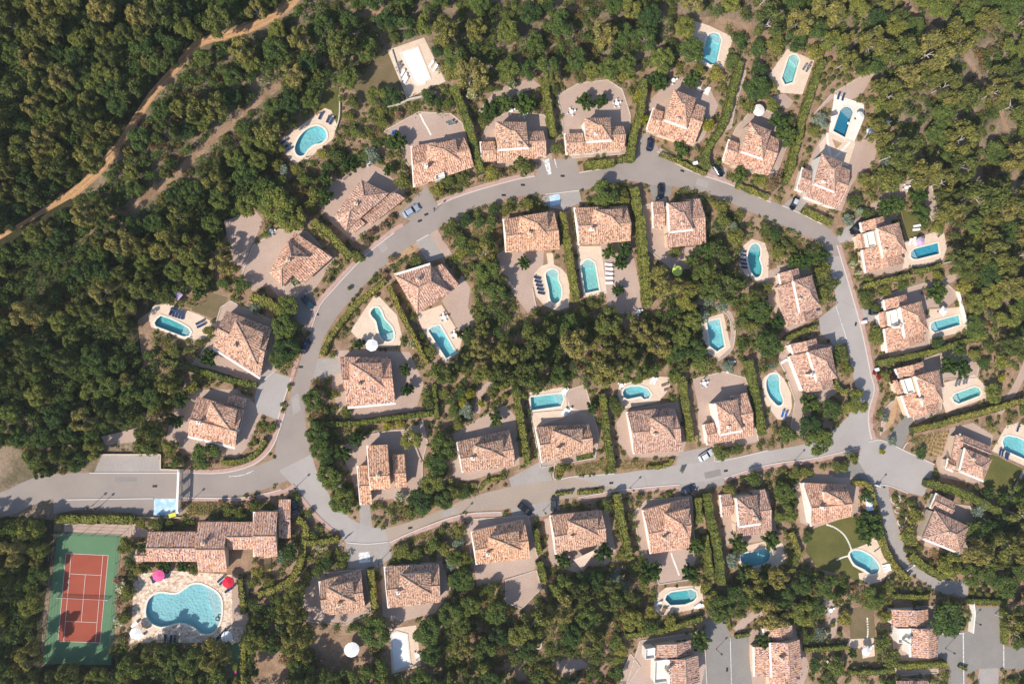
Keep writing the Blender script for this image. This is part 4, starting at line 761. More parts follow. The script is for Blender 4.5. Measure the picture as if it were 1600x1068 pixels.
# ------------------------------------------------------------------ tennis court, fence, gate, walls
def court():
    o = bpy.data.objects
    LW = .9
    A = [((103.2,864),(169.2,867)),((169.2,867),(156.4,1003.3)),((156.4,1003.3),(90.7,1000.8)),((90.7,1000.8),(103.2,864)),((111.5,864.4),(99.7,1000.9)),((161,866.5),(149.2,1002.8)),((109.3,895.6),(158.4,898.1)),((102.2,969.6),(151.2,971.6)),((133.6,897),(127.3,970.6))]
    mb = MB()
    for a, b in A:
        p, q = P(*a), P(*b); d = (q - p).normalized(); n = Vector((-d.y, d.x, 0)) * .055
        p = p - d * .06; q = q + d * .06
        mb.add([p + n, p - n, q - n, q + n], [(0, 1, 2, 3)])
    # keep the crossing strips a hair apart in height
    v = [(x, y, .058 + .003 * (k // 4)) for k, (x, y, z) in enumerate(mb.v)]
    f = [(a, b, c, d) for a, b, c, d in mb.f]
    o = ob('court_lines', mesh('court_lines', v, f, M['line'])); tag(o, 'white lines painted on the red tennis court', 'court markings')
    a, b = P(90.5, 931.5), P(169.5, 935); c = (a + b) / 2
    t = thing('tennis_net', 'dark tennis net stretched across the red court between two posts', 'tennis net', c)
    a, b = a - c, b - c; d = (b - a).normalized(); mb = MB()
    for z in np.arange(.12, .95, .14): mb.bar(a + Vector((0, 0, z)), b + Vector((0, 0, z)), .016)
    for s in np.linspace(0, 1, 60): q = a.lerp(b, s); mb.bar(q + Vector((0, 0, .05)), q + Vector((0, 0, .95)), .018)
    ob('net', mb.me('net', M['iron']), t); ob('net_band', MB().bar(a + Vector((0, 0, .98)), b + Vector((0, 0, .98)), .06, .07).me('net_band', M['line']), t)
    for q in (a, b): ob('post', MB().cyl(q.x, q.y, 0, 1.1, .09).me('post', M['plastic']), t)
    # wire fence
    cs = [P(89, 830), P(190.5, 834.5), P(175, 1039), P(66, 1037)]; c = sum(cs, Vector()) / 4
    t = thing('court_fence', 'tall thin wire fence on posts around the green tennis court', 'fence', c); rl = MB(); n = 0
    for a, b in zip(cs, cs[1:] + cs[:1]):
        a, b = a - c, b - c; k = max(2, int((b - a).length / 3.0))
        for z in (.1, 1.0, 2.0, 3.0): rl.bar(a + Vector((0, 0, z)), b + Vector((0, 0, z)), .04)
        for s in range(k):
            q = a.lerp(b, s / k); ob('post', MB().cyl(q.x, q.y, 0, 3.05, .05, n=6).me('post', M['iron']), t)
    ob('wire', rl.me('wire', M['iron']), t)
court()
def wallrun(px, h, wd, m, label, cat='wall', name='garden_wall', group=None):
    pts = [P(x, y) for x, y in px]; c = sum(pts, Vector()) / len(pts); mb = MB()
    for a, b in zip(pts, pts[1:]):
        a, b = a - c, b - c; mb.bar(a + Vector((0, 0, h / 2)), b + Vector((0, 0, h / 2)), wd, h)
    return thing(name, label, cat, c, 0, group, mb.me(name, M[m]))
wallrun([(151,709),(252,709),(252,732),(284,733)], .8, .22, 'wall', 'low cream wall edging the parking bay left of the gate')
wallrun([(140,807),(212,807.5),(283,807.5)], .6, .2, 'wall', 'low pale wall along the bottom of the gate parking')
wallrun(smooth_open([(519,75),(530,65),(550,56),(574,47)], 3), 1.0, .5, 'stone', 'curved white dry stone wall in the woods above the lawn')
wallrun(smooth_open([(598,171),(620,166),(640,157),(662,152),(682,146)], 3), 1.0, .5, 'stone', 'dry stone wall below the covered pool terrace')
wallrun([(612,79),(636,155)], .5, .3, 'stone', 'straight low stone edge between dry lawn and covered pool')
wallrun(smooth_open([(530,150),(531,170),(529,190),(524,203)], 3), .6, .3, 'stone', 'thin stone wall right of the north-west pool lawn')
wallrun([(1494,455),(1503,490),(1511,520)], 1.2, .4, 'white', 'white wall closing the middle eastern pool terrace')
wallrun([(1514,934),(1516,955),(1513,985)], 2.0, .35, 'white', 'white wall on the left side of the grey parking yard')
wallrun([(1599,733),(1575,780)], .8, .25, 'stone', 'stone edge on the right of the villa lawn beside the plaza')
wallrun(smooth_open([(1290,1030),(1297,1042),(1292,1058),(1280,1066)], 3), .7, .5, 'stone', 'curved white stone edge beside the bottom lane villa')
wallrun(smooth_open([(840,985),(845,1000),(842,1012),(815,1010),(798,1018)], 3), .4, .35, 'stone', 'winding stone edge in the southern wood')
wallrun([(1384,848),(1365,862)], .5, .3, 'stone', 'short stone step right of the big lawn pool')
# entrance gate
def gate():
    a, b = P(285, 734), P(282.5, 796); c = (a + b) / 2; a, b = a - c, b - c
    t = thing('entrance_gate', 'white gateway with dark bars across the western entrance road', 'gate', c)
    ob('beam', MB().bar(a + Vector((0, 0, 3.1)), b + Vector((0, 0, 3.1)), .55, .35).me('beam', M['white']), t)
    for s in (0, .33, .66, 1): q = a.lerp(b, s); ob('pier', MB().box(q.x - .35, q.x + .35, q.y - .35, q.y + .35, 0, 2.93).me('pier', M['white']), t)
    for s0, s1 in ((.06, .27), (.39, .6), (.72, .94)):
        mb = MB()
        for s in np.linspace(s0, s1, 9): q = a.lerp(b, s); mb.cyl(q.x, q.y, .1, 2.3, .04, n=5)
        for z in (.2, 2.2): mb.bar(a.lerp(b, s0) + Vector((0, 0, z)), a.lerp(b, s1) + Vector((0, 0, z)), .07)
        ob('gate_leaf', mb.me('gate_leaf', M['iron']), t)
gate()
def lanegate(px, label):
    a, b = P(*px[0]), P(*px[1]); c = (a + b) / 2; a, b = a - c, b - c; t = thing('lane_gate', label, 'gate', c)
    ob('bar', MB().bar(a + Vector((0, 0, .9)), b + Vector((0, 0, .9)), .12, .9).me('bar', M['white']), t)
    for q in (a, b): ob('post', MB().box(q.x - .2, q.x + .2, q.y - .2, q.y + .2, 0, 1.4).me('post', M['white']), t)
lanegate(((1413,889),(1424,881)), 'small pale gate across the narrow lane by the big lawn'); lanegate(((1366,757),(1371,758)), 'white gatepost pair at the top of the narrow lane')

# ------------------------------------------------------------------ lamps, drains, signs, bins
LAMPS = [(145,789,'left of the shaded parking hedge'),(157,790,'nearest the long clipped hedge by the gate parking'),(299,782,'just inside the entrance gate'),(464,759,'at the clubhouse corner of the junction'),(720,803,'by the bend of the south road'),(849,797,'between the two dark cars on the south road'),(984,762,'above the south lavender border'),(1369,757,'at the mouth of the narrow lane'),(1241,719,'above the villa with the big lawn'),(1364,670,'on the pink pavement by the plaza'),(1119,1013,'beside the bottom grey lane'),(592,877,'beside the scuffed parking box'),(1477,1012,'at the left of the bottom parking yard'),(1517,968,'by the white wall of the parking yard'),(678,330,'on the pavement right of the silver car')]
lampm = None
for x, y, wh in LAMPS:
    t = thing('street_lamp', f'slim dark street lamp {wh}', 'street lamp', P(x, y), 0, 'street lamps of the estate')
    if lampm is None: lampm = (MB().cyl(0, 0, 0, 3.5, .07, .05).cyl(0, 0, 0, .5, .11, .09).me('pole', M['iron']), MB().cyl(0, 0, 3.5, 3.62, .12, .3).cyl(0, 0, 3.62, 3.95, .3, .2).cyl(0, 0, 3.95, 4.05, .26, .05).me('lantern', M['iron']))
    ob('pole', lampm[0], t); ob('lantern', lampm[1], t)
DR = [(242,759,0,'near the entrance gate'),(666,335,.4,'beside the silver car'),(656,345,.4,'lower of two by the silver car'),(879,275,0,'below the painted bay'),(817,289,0,'left of the painted bay'),(787,305,0,'on the north road by the shrubs'),(1066,267,-.3,'on the northern bend'),(1337,506,1.3,'on the straight eastern road'),(1134,735,.15,'below the white car'),(932,762,.1,'left of the south lavender'),(955,754,.1,'below the lavender rows'),(641,824,.2,'on the southern bend'),(1136,1045,1.5,'in the bottom grey lane'),(470,573,0,'on the western bend'),(495,491,0,'by the shaded teal car'),(1132,972,0,'at the top of the bottom lane')]
for x, y, a, wh in DR:
    p = P(x, y); t = thing('drain_cover', f'dark rectangular drain cover in the road {wh}', 'drain cover', (p.x, p.y, .06), a, 'drain covers in the roads')
    ob('frame', MB().box(-.55, .55, -.28, .28, 0, .03).me('frame', M['iron']), t); g = MB()
    for k in range(5): g.box(-.45 + k * .2, -.35 + k * .2, -.2, .2, .03, .05)
    ob('grate', g.me('grate', M['tyre']), t)
p = P(534.5, 845.5); t = thing('sign_post', 'post with two dark square sign boards at the southern junction', 'sign', p, .5)
ob('post', MB().cyl(0, 0, 0, 3.0, .05).me('post', M['plastic']), t); ob('board', MB().box(-.8, .8, -.03, .03, 1.5, 2.9).me('board', M['plastic']), t); ob('board', MB().box(-.35, .35, -.1, -.06, .85, 1.45).me('board', M['plastic']), t)
p = P(271, 803); t = thing('road_cart', 'bright yellow box cart on the blue painted parking bay', 'cart', p, .25)
ob('box', MB().box(-.8, .8, -.45, .45, .25, 1.0, (-.85, .85, -.5, .5)).me('box', M['yellow']), t)
for sx in (-.5, .5):
    for sy in (-.4, .4):
        ob('wheel', MB().cyl(sx, sy, .0, .25, .12).me('wheel', M['tyre']), t)
# round cabinets / bins seen as white dots by the drives
for x, y, wh in [(1348,503,'beside the drive of the middle eastern villa'),(1367,577,'above the red shrub by the eastern pavement'),(1085,256,'on the hedge strip of the northern bend'),(1310,728,'at the top of the villa with the big lawn')]:
    p = P(x, y); t = thing('meter_cabinet', f'small white service cabinet {wh}', 'cabinet', p, .2)
    ob('body', MB().box(-.55, .55, -.4, .4, 0, 1.1).me('body', M['plastic']), t); ob('lid', MB().box(-.6, .6, -.45, .45, 1.1, 1.18).me('lid', M['plastic']), t)
p = P(1351, 784); t = thing('garden_shed', 'small shed with a pale sheet roof at the right of the big lawn villa', 'shed', p, .1)
ob('wall', MB().box(-.8, .8, -1.7, 1.7, 0, 2.2).me('wall', M['ochre']), t); ob('roof', MB().box(-1, 1, -1.95, 1.95, 2.2, 2.32).me('roof', M['cover']), t)
# stepping stones
def stones(pxs, wh):
    for k, (x, y) in enumerate(pxs):
        p = P(x, y); o = ob('stepping_stone', bpy.data.meshes.get('stepping_stone') or MB().box(-.24, .24, -.2, .2, 0, .07, (-.2, .2, -.16, .16)).me('stepping_stone', M['deckw']), None, (p.x, p.y, .02))
        o.rotation_euler.z = rng.random(); tag(o, f'pale stepping stone {wh}', 'stepping stone', 'stepping stones ' + wh)
def along(pts, step): return [tuple(q) for q in resample(smooth_open(pts, 6), step)]
st = bpy.data.meshes
stones(along([(657,179),(662,190),(668,200),(673,210)], 3.1), 'in the line across the terrace above the silver car')
stones(along([(1292,819),(1305,824),(1318,834),(1326,847),(1331,860)], 3.3), 'in the curved path on the big lawn')
stones(along([(1308,874),(1317,870),(1325,868)], 3.2), 'in the short path left of the oval pool')
stones(along([(1049,864),(1053,876),(1057,886),(1061,897)], 2.8), 'in the line on the gravel between the tall hedges')
stones(along([(1355,965),(1356,985),(1355,998)], 3.0), 'leading to the terrace with the white parasol at lower right')

# ------------------------------------------------------------------ cars
def carmeshes(paint):
    """4.4 m car, nose to +x: body loft, glass cabin, roof, wheels, lamps"""
    st_ = [(-2.2, .62, .45, .72), (-2.12, .80, .32, .92), (-1.7, .88, .28, 1.0), (-.8, .9, .28, .98), (.3, .9, .28, .95), (1.1, .88, .28, .90), (1.8, .84, .28, .80), (2.1, .74, .32, .68), (2.2, .58, .42, .58)]
    v, f = [], []; n = 8
    for x, hw, z0, z1 in st_:
        v += [(x, -hw * .94, z0), (x, -hw, z0 + (z1 - z0) * .4), (x, -hw * .96, z1 - .08), (x, -hw * .84, z1), (x, hw * .84, z1), (x, hw * .96, z1 - .08), (x, hw, z0 + (z1 - z0) * .4), (x, hw * .94, z0)]
    for i in range(len(st_) - 1):
        for k in range(n): f.append((i * n + k, (i + 1) * n + k, (i + 1) * n + (k + 1) % n, i * n + (k + 1) % n))
    f += [tuple(range(n)), tuple(range((len(st_) - 1) * n, len(st_) * n))[::-1]]
    d = {'body': mesh('body', v, f, paint, smooth=False)}
    d['cabin_glass'] = MB().box(-1.75, .95, -.78, .78, .9, 1.38, (-1.25, .3, -.62, .62)).me('cabin_glass', M['glass'])
    d['roof'] = MB().box(-1.3, .32, -.63, .63, 1.38, 1.45, (-1.15, .2, -.55, .55)).me('roof', paint)
    return d
WH = {}
for sx in (-1.35, 1.35):
    for sy in (-.8, .8):
        n = 12; a = [2 * math.pi * k / n for k in range(n)]; v = [(sx + .32 * math.cos(t), sy - .1, .32 + .32 * math.sin(t)) for t in a] + [(sx + .32 * math.cos(t), sy + .1, .32 + .32 * math.sin(t)) for t in a]
        WH[(sx, sy)] = mesh('wheel', v, [(k, (k + 1) % n, n + (k + 1) % n, n + k) for k in range(n)] + [tuple(range(n))[::-1], tuple(range(n, 2 * n))], M['tyre'])
HLM = [MB().box(2.0, 2.16, s * .62 - .14, s * .62 + .14, .55, .69).me('headlight', M['lampglass']) for s in (-1, 1)]
MIR = [MB().box(.5, .68, s * .98 - .1, s * .98 + .1, .92, 1.06).me('mirror', M['iron']) for s in (-1, 1)]
CARS = [((474,549),(482,532),'navy',(.015,.025,.06),'dark blue car driving on the western bend of the ring road',None),((474,464),(489,481),'teal',(.02,.045,.06),'dark teal car in the shaded drive west of the ring road',None),((630,338),(655,323),'silver',(.42,.47,.55),'silver blue car parked on the drive beside the diagonal villa',None),
 ((1013,236),(1016,216),'midnight',(.012,.02,.055),'midnight blue car on the short drive at the northern bend',None),((1115,258),(1127,276),'black',(.01,.012,.018),'black car tucked under the hedge end on the northern road',None),((1244,309),(1235,328),'black',(.01,.011,.013),'black car with a pale roof at the north-eastern bend','roof'),
 ((1344,347),(1327,366),'black',(.012,.012,.014),'long black car outside the top villa of the eastern row',None),((1031,290),(1031,309),'black',(.01,.012,.02),'black car nosed in from the north road above a villa roof',None),((1355,487),(1378,488),'black',(.012,.016,.026),'black car on the drive of the middle eastern villa',None),
 ((1091,717),(1112,704),'white',(.74,.75,.76),'white car with dark glass on the drive off the south road',None),((810,786),(830,802),'black',(.014,.016,.02),'black car parked at a tilt on the south road drive',None),((864.5,777),(864.5,797),'grey',(.06,.065,.07),'dark grey car standing upright beside the white flowers on the south road',None),((460,779),(463,801),'navy',(.02,.035,.06),'dark car in the shaded bay right of the clubhouse',None),((1064,768),(1084,760),'blue',(.02,.035,.07),'dark blue car in the shade of a villa on the south road',None)]
for a, b, cn, c, lab, sp in CARS:
    p, q = P(*a), P(*b); d = q - p; t = thing('parked_car' if 'driving' not in lab else 'car', lab, 'car', ((p.x + q.x) / 2, (p.y + q.y) / 2, .07), math.atan2(d.y, d.x), 'cars of the estate')
    pm = carpaint(c, 'car_paint_' + cn); s = d.length / 4.4; s = min(1.08, max(.92, s)); t.scale = (s, s, s)
    for nm, me in carmeshes(pm).items():
        o = ob(nm, me, t)
        if nm == 'roof' and sp: me.materials[0] = carpaint((.6, .62, .64), 'car_paint_pale')
    for me in WH.values(): ob('wheel', me, t)
    for me in HLM: ob('headlight', me, t)
    for me in MIR: ob('mirror', me, t)

# ------------------------------------------------------------------ loungers, parasols, tables
LM = {}
def loungemesh(c):
    if c in LM: return LM[c]
    fr = MB(); fr.box(-1.0, 1.0, -.36, -.30, .24, .31).box(-1.0, 1.0, .30, .36, .24, .31).box(-1.0, -.94, -.3, .3, .24, .31).box(.94, 1.0, -.3, .3, .24, .31)
    cu = MB().box(-.98, .38, -.31, .31, .31, .40); bk = MB(); a = Vector((.38, 0, .36)); b = Vector((1.0, 0, .78)); bk.bar(a, b, .62, .09)
    legs = [MB().box(x - .04, x + .04, y - .04, y + .04, 0, .24).me('leg', M['plastic']) for x in (-.85, .85) for y in (-.3, .3)]
    LM[c] = (fr.me('frame', M['plastic']), cu.me('cushion', M[c]), bk.me('backrest', M[c]), legs); return LM[c]
ORD = ['first', 'second', 'third', 'fourth', 'fifth', 'sixth', 'seventh', 'eighth']
CN = {'navy': 'navy', 'whitecloth': 'white', 'greycloth': 'grey', 'brown': 'brown wooden', 'bluecloth': 'bright blue'}
def loungers(spots, ang, c, wh):
    for k, (x, y) in enumerate(spots):
        o_ = f'{ORD[k]} {CN[c]} lounger of the row {wh}' if len(spots) > 1 else f'{CN[c]} lounger {wh}'
        p = P(x, y); t = thing('sun_lounger', o_, 'sun lounger', (p.x, p.y, .03), R(ang + rng.uniform(-5, 5)), 'pool loungers'); a, b, d, lg = loungemesh(c)
        ob('frame', a, t); ob('cushion', b, t); ob('backrest', d, t)
        for l_ in lg: ob('leg', l_, t)
loungers([(839,434),(840,440),(842,446),(843.5,452),(845,458)], 165, 'navy', 'left of the kidney pool')
loungers([(950,413),(951,420),(951,427),(951,434),(951,442)], -5, 'whitecloth', 'right of the straight mint pool')
loungers([(1160,393),(1160,399),(1160,406),(1161,412),(1162,418)], 175, 'navy', 'left of the long bean shaped pool')
loungers([(269,486),(272,485),(276,484)][:2], 62, 'navy', 'above left of the westernmost pool')
loungers([(268,487),(272.5,489),(277,490.5),(281.5,492),(286,493)], 75, 'navy', 'along the top of the westernmost pool')
loungers([(312,504),(314,509)], 25, 'navy', 'right of the westernmost pool')
loungers([(501,182),(513,187),(518,190)], 65, 'navy', 'above the north-west pool')
loungers([(444,222),(447,230),(451,235)], 35, 'navy', 'left of the north-west pool')
loungers([(622,103),(624,108)], 60, 'greycloth', 'upper left of the covered square terrace')
loungers([(629,115),(632,121),(634,126)], 62, 'whitecloth', 'lower left of the covered square terrace')
loungers([(674,101),(680,107)], 62, 'whitecloth', 'right of the covered pool on the square terrace')
loungers([(1256,106),(1261,109),(1263,104)], 60, 'greycloth', 'right of the pale mint narrow pool')
loungers([(1309,151),(1316,153)], 80, 'navy', 'above the deep blue pool')
loungers([(1299,177),(1301,180)], 20, 'greycloth', 'left of the deep blue pool')
loungers([(1493,598.5),(1498,597),(1505,595),(1509,594)], 75, 'greycloth', 'above the mint pool of the eastern row')
loungers([(1561,706),(1565,707),(1570,711),(1573,713)], 80, 'navy', 'below left of the pool at the right edge')
loungers([(1589,669)], 75, 'navy', 'above the pool at the right edge')
loungers([(1222,646),(1227,648)], 70, 'bluecloth', 'below the leaf shaped pool')
loungers([(880,610),(884,611)], 60, 'whitecloth', 'top right of the rectangular turquoise pool')
loungers([(881,642),(885,644),(889,641)], 55, 'whitecloth', 'below the rectangular turquoise pool')
loungers([(1018,594),(1023,595)], 62, 'whitecloth', 'above the round ended pool')
loungers([(1038,601),(1042,608)], 20, 'brown', 'right of the round pool')
loungers([(259,995),(268,996),(274,996)], 80, 'navy', 'below the communal pool in the tree shade')
loungers([(341,996),(344,992),(348,987),(353,984)], 45, 'navy', 'by the lower right parasol of the communal pool')
loungers([(348,908),(345,904)], 40, 'navy', 'left of the red parasol')
loungers([(357,921),(361,917)], 35, 'navy', 'below the red parasol')
loungers([(259,897),(263,896)], 75, 'navy', 'right of the pink parasol')
loungers([(239,904)], 110, 'navy', 'left of the pink parasol')
loungers([(211,974),(221,993)], 40, 'whitecloth', 'by the lower left parasol of the communal pool')
loungers([(1383,882),(1384,886),(1385,890)], 15, 'whitecloth', 'right of the oval pool by the big lawn')
loungers([(1089,945),(1093,946)], 30, 'whitecloth', 'right of the green blue oval pool')
loungers([(1028,942)], 30, 'whitecloth', 'left of the green blue oval pool')
loungers([(1431,353),(1430,359)], 8, 'whitecloth', 'on the small lawn of the top eastern villa')
loungers([(1427,376),(1430,380),(1421,378)], 80, 'whitecloth', 'above the strong blue pool')
loungers([(1467,367)], 50, 'greycloth', 'in the corner of the strong blue pool terrace')
loungers([(1224,564)], 35, 'whitecloth', 'under trees left of the ochre terrace')
loungers([(534,265),(541,278)], 40, 'brown', 'on the terrace above the diagonal villa')
loungers([(702,191),(706,194)], 15, 'greycloth', 'at the top corner of the stepping stone terrace')
loungers([(1137,577)], 80, 'whitecloth', 'on the gravel above the white car villa')
PM = {}
def parasol(x, y, r, c, label, n=8, hgt=2.5, square=False):
    p = P(x, y, hgt); p.z = 0; t = thing('parasol', label, 'parasol', p, rng.random())
    key = (r, c, n)
    if key not in PM:
        k = 4 if square else n; a = [2 * math.pi * (j + .5) / k for j in range(k)]; v = [(0, 0, hgt + .28)] + [(r * math.cos(s), r * math.sin(s), hgt - .1) for s in a] + [(r * math.cos(s), r * math.sin(s), hgt - .26) for s in a] + [(0, 0, hgt + .22)]
        f = [(0, 1 + j, 1 + (j + 1) % k) for j in range(k)] + [(1 + j, 1 + k + j, 1 + k + (j + 1) % k, 1 + (j + 1) % k) for j in range(k)] + [(2 * k + 1, 1 + (j + 1) % k, 1 + j) for j in range(k)]
        rb = MB()
        for s in a: rb.bar((0, 0, hgt + .15), (r * .97 * math.cos(s), r * .97 * math.sin(s), hgt - .14), .035)
        PM[key] = (mesh('canopy', v, f, M[c]), rb.me('ribs', M['brown']), MB().cyl(0, 0, 0, hgt + .36, .04).me('pole', M['brown']), MB().cyl(0, 0, 0, .12, .35, .3, 10).me('base', M['greycloth']))
    for nm, me in zip(('canopy', 'ribs', 'pole', 'base'), PM[key]): ob(nm, me, t)
parasol(247.5,899,1.5,'pinkcloth','pink parasol at the upper left of the communal pool'); parasol(356.5,909.5,1.5,'redcloth','red parasol at the upper right of the communal pool')
parasol(212,989,1.5,'whitecloth','white parasol at the lower left of the communal pool'); parasol(354.5,994.5,1.45,'whitecloth','white parasol at the lower right of the communal pool')
parasol(581,539,1.65,'whitecloth','white octagonal parasol above the orange villa'); parasol(549.5,1014.5,1.95,'whitecloth','large white round parasol on red earth in the southern wood',12)
parasol(1354,1017.5,1.3,'whitecloth','white parasol on the small terrace at lower right'); parasol(1058.5,423,1.5,'limecloth','lime green parasol among trees below the north bend villa')
parasol(277,461,1.35,'lilac','square lilac parasol above the westernmost pool',4,2.4,True); parasol(1474.5,485.5,1.5,'whitecloth','square white canopy above the rippled eastern pool',4,2.4,True)
parasol(1439,377,1.3,'lilac','pale lilac parasol above the strong blue eastern pool'); parasol(1344,181,1.3,'whitecloth','white parasol right of the deep blue pool'); parasol(618,209,1.2,'bluecloth','blue parasol half hidden by the tree above the silver car',6); parasol(1360,205,1.1,'whitecloth','whitish parasol under the trees right of the deep blue pool',6)
parasol(1186,172,1.7,'deckw','pale round awning on the terrace of the villa by hedge and black car',12); parasol(1246,1032,.4,'whitecloth','tiny white chimney hood cover on the bottom lane villa roof',6,6.0) if 0 else None
TM = []
def tableset(x, y, n, label, c='plastic', r=.55):
    p = P(x, y); t = thing('garden_table', f'round {label}', 'table', (p.x, p.y, .03), rng.random())
    if not TM:
        TM.append((MB().cyl(0, 0, .68, .73, .62, n=12).me('table_top', M['plastic']), MB().cyl(0, 0, 0, .68, .06).cyl(0, 0, 0, .05, .3).me('pedestal', M['plastic'])))
        TM.append((MB().box(-.23, .23, -.22, .22, .4, .45).me('seat', M['plastic']), MB().box(-.23, .23, .19, .24, .45, .9).me('backrest', M['plastic']), [MB().box(a - .025, a + .025, b - .025, b + .025, 0, .4).me('leg', M['plastic']) for a in (-.2, .2) for b in (-.19, .19)]))
        TM.append((MB().cyl(0, 0, .68, .73, .62, n=12).me('table_top', M['brown']), MB().cyl(0, 0, 0, .68, .06).cyl(0, 0, 0, .05, .3).me('pedestal', M['brown'])))
        TM.append((MB().box(-.23, .23, -.22, .22, .4, .45).me('seat', M['greycloth']), MB().box(-.23, .23, .19, .24, .45, .9).me('backrest', M['greycloth']), [MB().box(a - .025, a + .025, b - .025, b + .025, 0, .4).me('leg', M['greycloth']) for a in (-.2, .2) for b in (-.19, .19)]))
    i = 0 if c == 'plastic' else 2
    ob('table_top', TM[i][0], t); ob('pedestal', TM[i][1], t); cn = 'white' if i == 0 else 'grey'
    for k in range(n):
        a = 2 * math.pi * k / n + .4; q = Vector((math.cos(a), math.sin(a), 0)) * .98
        ch = thing('garden_chair', f'{cn} garden chair around the {label}', 'chair', (p.x + q.x, p.y + q.y, .03), a - math.pi / 2, f'chairs around the {label}')
        ob('seat', TM[i + 1][0], ch); ob('backrest', TM[i + 1][1], ch)
        for l_ in TM[i + 1][2]: ob('leg', l_, ch)
for x, y, n, lb, c in [(963,163,5,'white table above the box hedge villa','plastic'),(892,176,4,'white table left on the box hedge villa terrace','plastic'),(817,180,4,'white table above the painted bay villa','plastic'),(798,174,3,'white table at the left of the painted bay villa','plastic'),(693,496,5,'white table nearest the diamond-set villa','plastic'),(710,523,5,'white table right of the small teal pool','plastic'),
 (1099,599,5,'white table above the white car villa','plastic'),(1141,567,3,'white table at the gravel bend','plastic'),(1051,127,3,'white table at the top of the northern bend terrace','plastic'),(1097,139,3,'dark table on the white northern terrace','g'),(1414,294,4,'white table in the north-eastern garden','plastic'),(1443,456,4,'dark table above the middle eastern villa','g'),(1447,462,3,'dark table beside the round eastern tree','g'),(576,254,3,'white table on the terrace left of the silver car villa','plastic'),
 (1296,952,3,'white table in the winding bottom garden','plastic'),(652,1022,3,'white table right of the bottom covered pool','plastic'),(677,1025,3,'white chair table near the bottom round tree','plastic'),(970,627-25,3,'white table in the shrubs left of the round ended pool','plastic'),(1032,352,3,'white table in the court of the north bend villa','plastic'),(1385,165+28,4,'white table under pines right of the deep blue pool','plastic'),(1424,420,3,'dark table below the strong blue pool','g'),(1036,951,3,'dark table below the green blue oval pool','g'),(1357,1010,3,'white table under the lower right parasol','plastic'),(424,362,4,'white table in the shaded corner of the diagonal villa','plastic'),(997,487,3,'white table at the foot of the straight mint pool garden','plastic')]: tableset(x, y, n, lb, c)
# shade sail
a, b, c_ = P(934,856,2.6), P(896,874,2.4), P(909,889,2.4); d = P(918,872,2.2)
ce = (a + b + c_) / 3; ce.z = 0
t = thing('shade_sail', 'pale triangular shade sail behind a south villa', 'shade sail', ce)
v = [a - ce, b - ce, c_ - ce, d - ce]; v += [q - Vector((0, 0, .04)) for q in v]
ob('canvas', mesh('canvas', v, [(0, 3, 1), (1, 3, 2), (2, 3, 0), (4, 5, 7), (5, 6, 7), (6, 4, 7)], M['deck']), t)
for q in v[:3]: ob('pole', MB().cyl(q.x, q.y, 0, q.z + .1, .05).me('pole', M['plastic']), t)
# playground toy and rubber mat
sheet('play_mat', z4(190,880,[(960,700),(1108,705),(1105,1005),(955,1000)],5.68), M['court_green'])
p = P(369, 1038); t = thing('play_house', 'yellow and pink toy slide tower on the green play mat', 'play equipment', p)
ob('tower', MB().box(-.5, .5, -.9, .6, .0, 1.5, (-.4, .4, -.8, .5)).me('tower', M['yellow']), t); mb = MB().bar((0, -.9, 1.4), (0, -2.4, .15), .6, .1); ob('slide', mb.me('slide', M['pinkcloth']), t); ob('cap', MB().box(-.55, .55, -.7, .4, 1.5, 1.7, (-.1, .1, -.2, .0)).me('cap', M['yellow']), t)
p = P(280, 1036); t = thing('pump_hut', 'small grey flat-roofed hut in the trees below the communal pool', 'hut', p)
ob('wall', MB().box(-2.2, 2.2, -1.1, 1.1, 0, 2.2).me('wall', M['wall']), t); ob('roof', MB().box(-2.4, 2.4, -1.3, 1.3, 2.2, 2.4).me('roof', M['concrete']), t)
t = ob('pool_ring', None) if 0 else None
p = P(340.5, 965.5); n = 14; v, f = [], []
for i in range(n):
    for j in range(6):
        a, b = 2 * math.pi * i / n, 2 * math.pi * j / 6; v.append(((.5 + .14 * math.cos(b)) * math.cos(a), (.5 + .14 * math.cos(b)) * math.sin(a), .12 * math.sin(b)))
for i in range(n):
    for j in range(6): f.append((i * 6 + j, ((i + 1) % n) * 6 + j, ((i + 1) % n) * 6 + (j + 1) % 6, i * 6 + (j + 1) % 6))
thing('swim_ring', 'dark swim ring floating at the right of the communal pool', 'swim ring', (p.x, p.y, .1), 0, None, mesh('swim_ring', v, f, M['iron'], smooth=True))
p = P(1325, 193); thing('pool_float', 'small white ball floating in the deep blue pool', 'ball', (p.x, p.y, .2), 0, None, MB().cyl(0, 0, -.15, .1, .3, .42, 12).cyl(0, 0, .1, .3, .42, .2, 12).me('pool_float', M['plastic']))

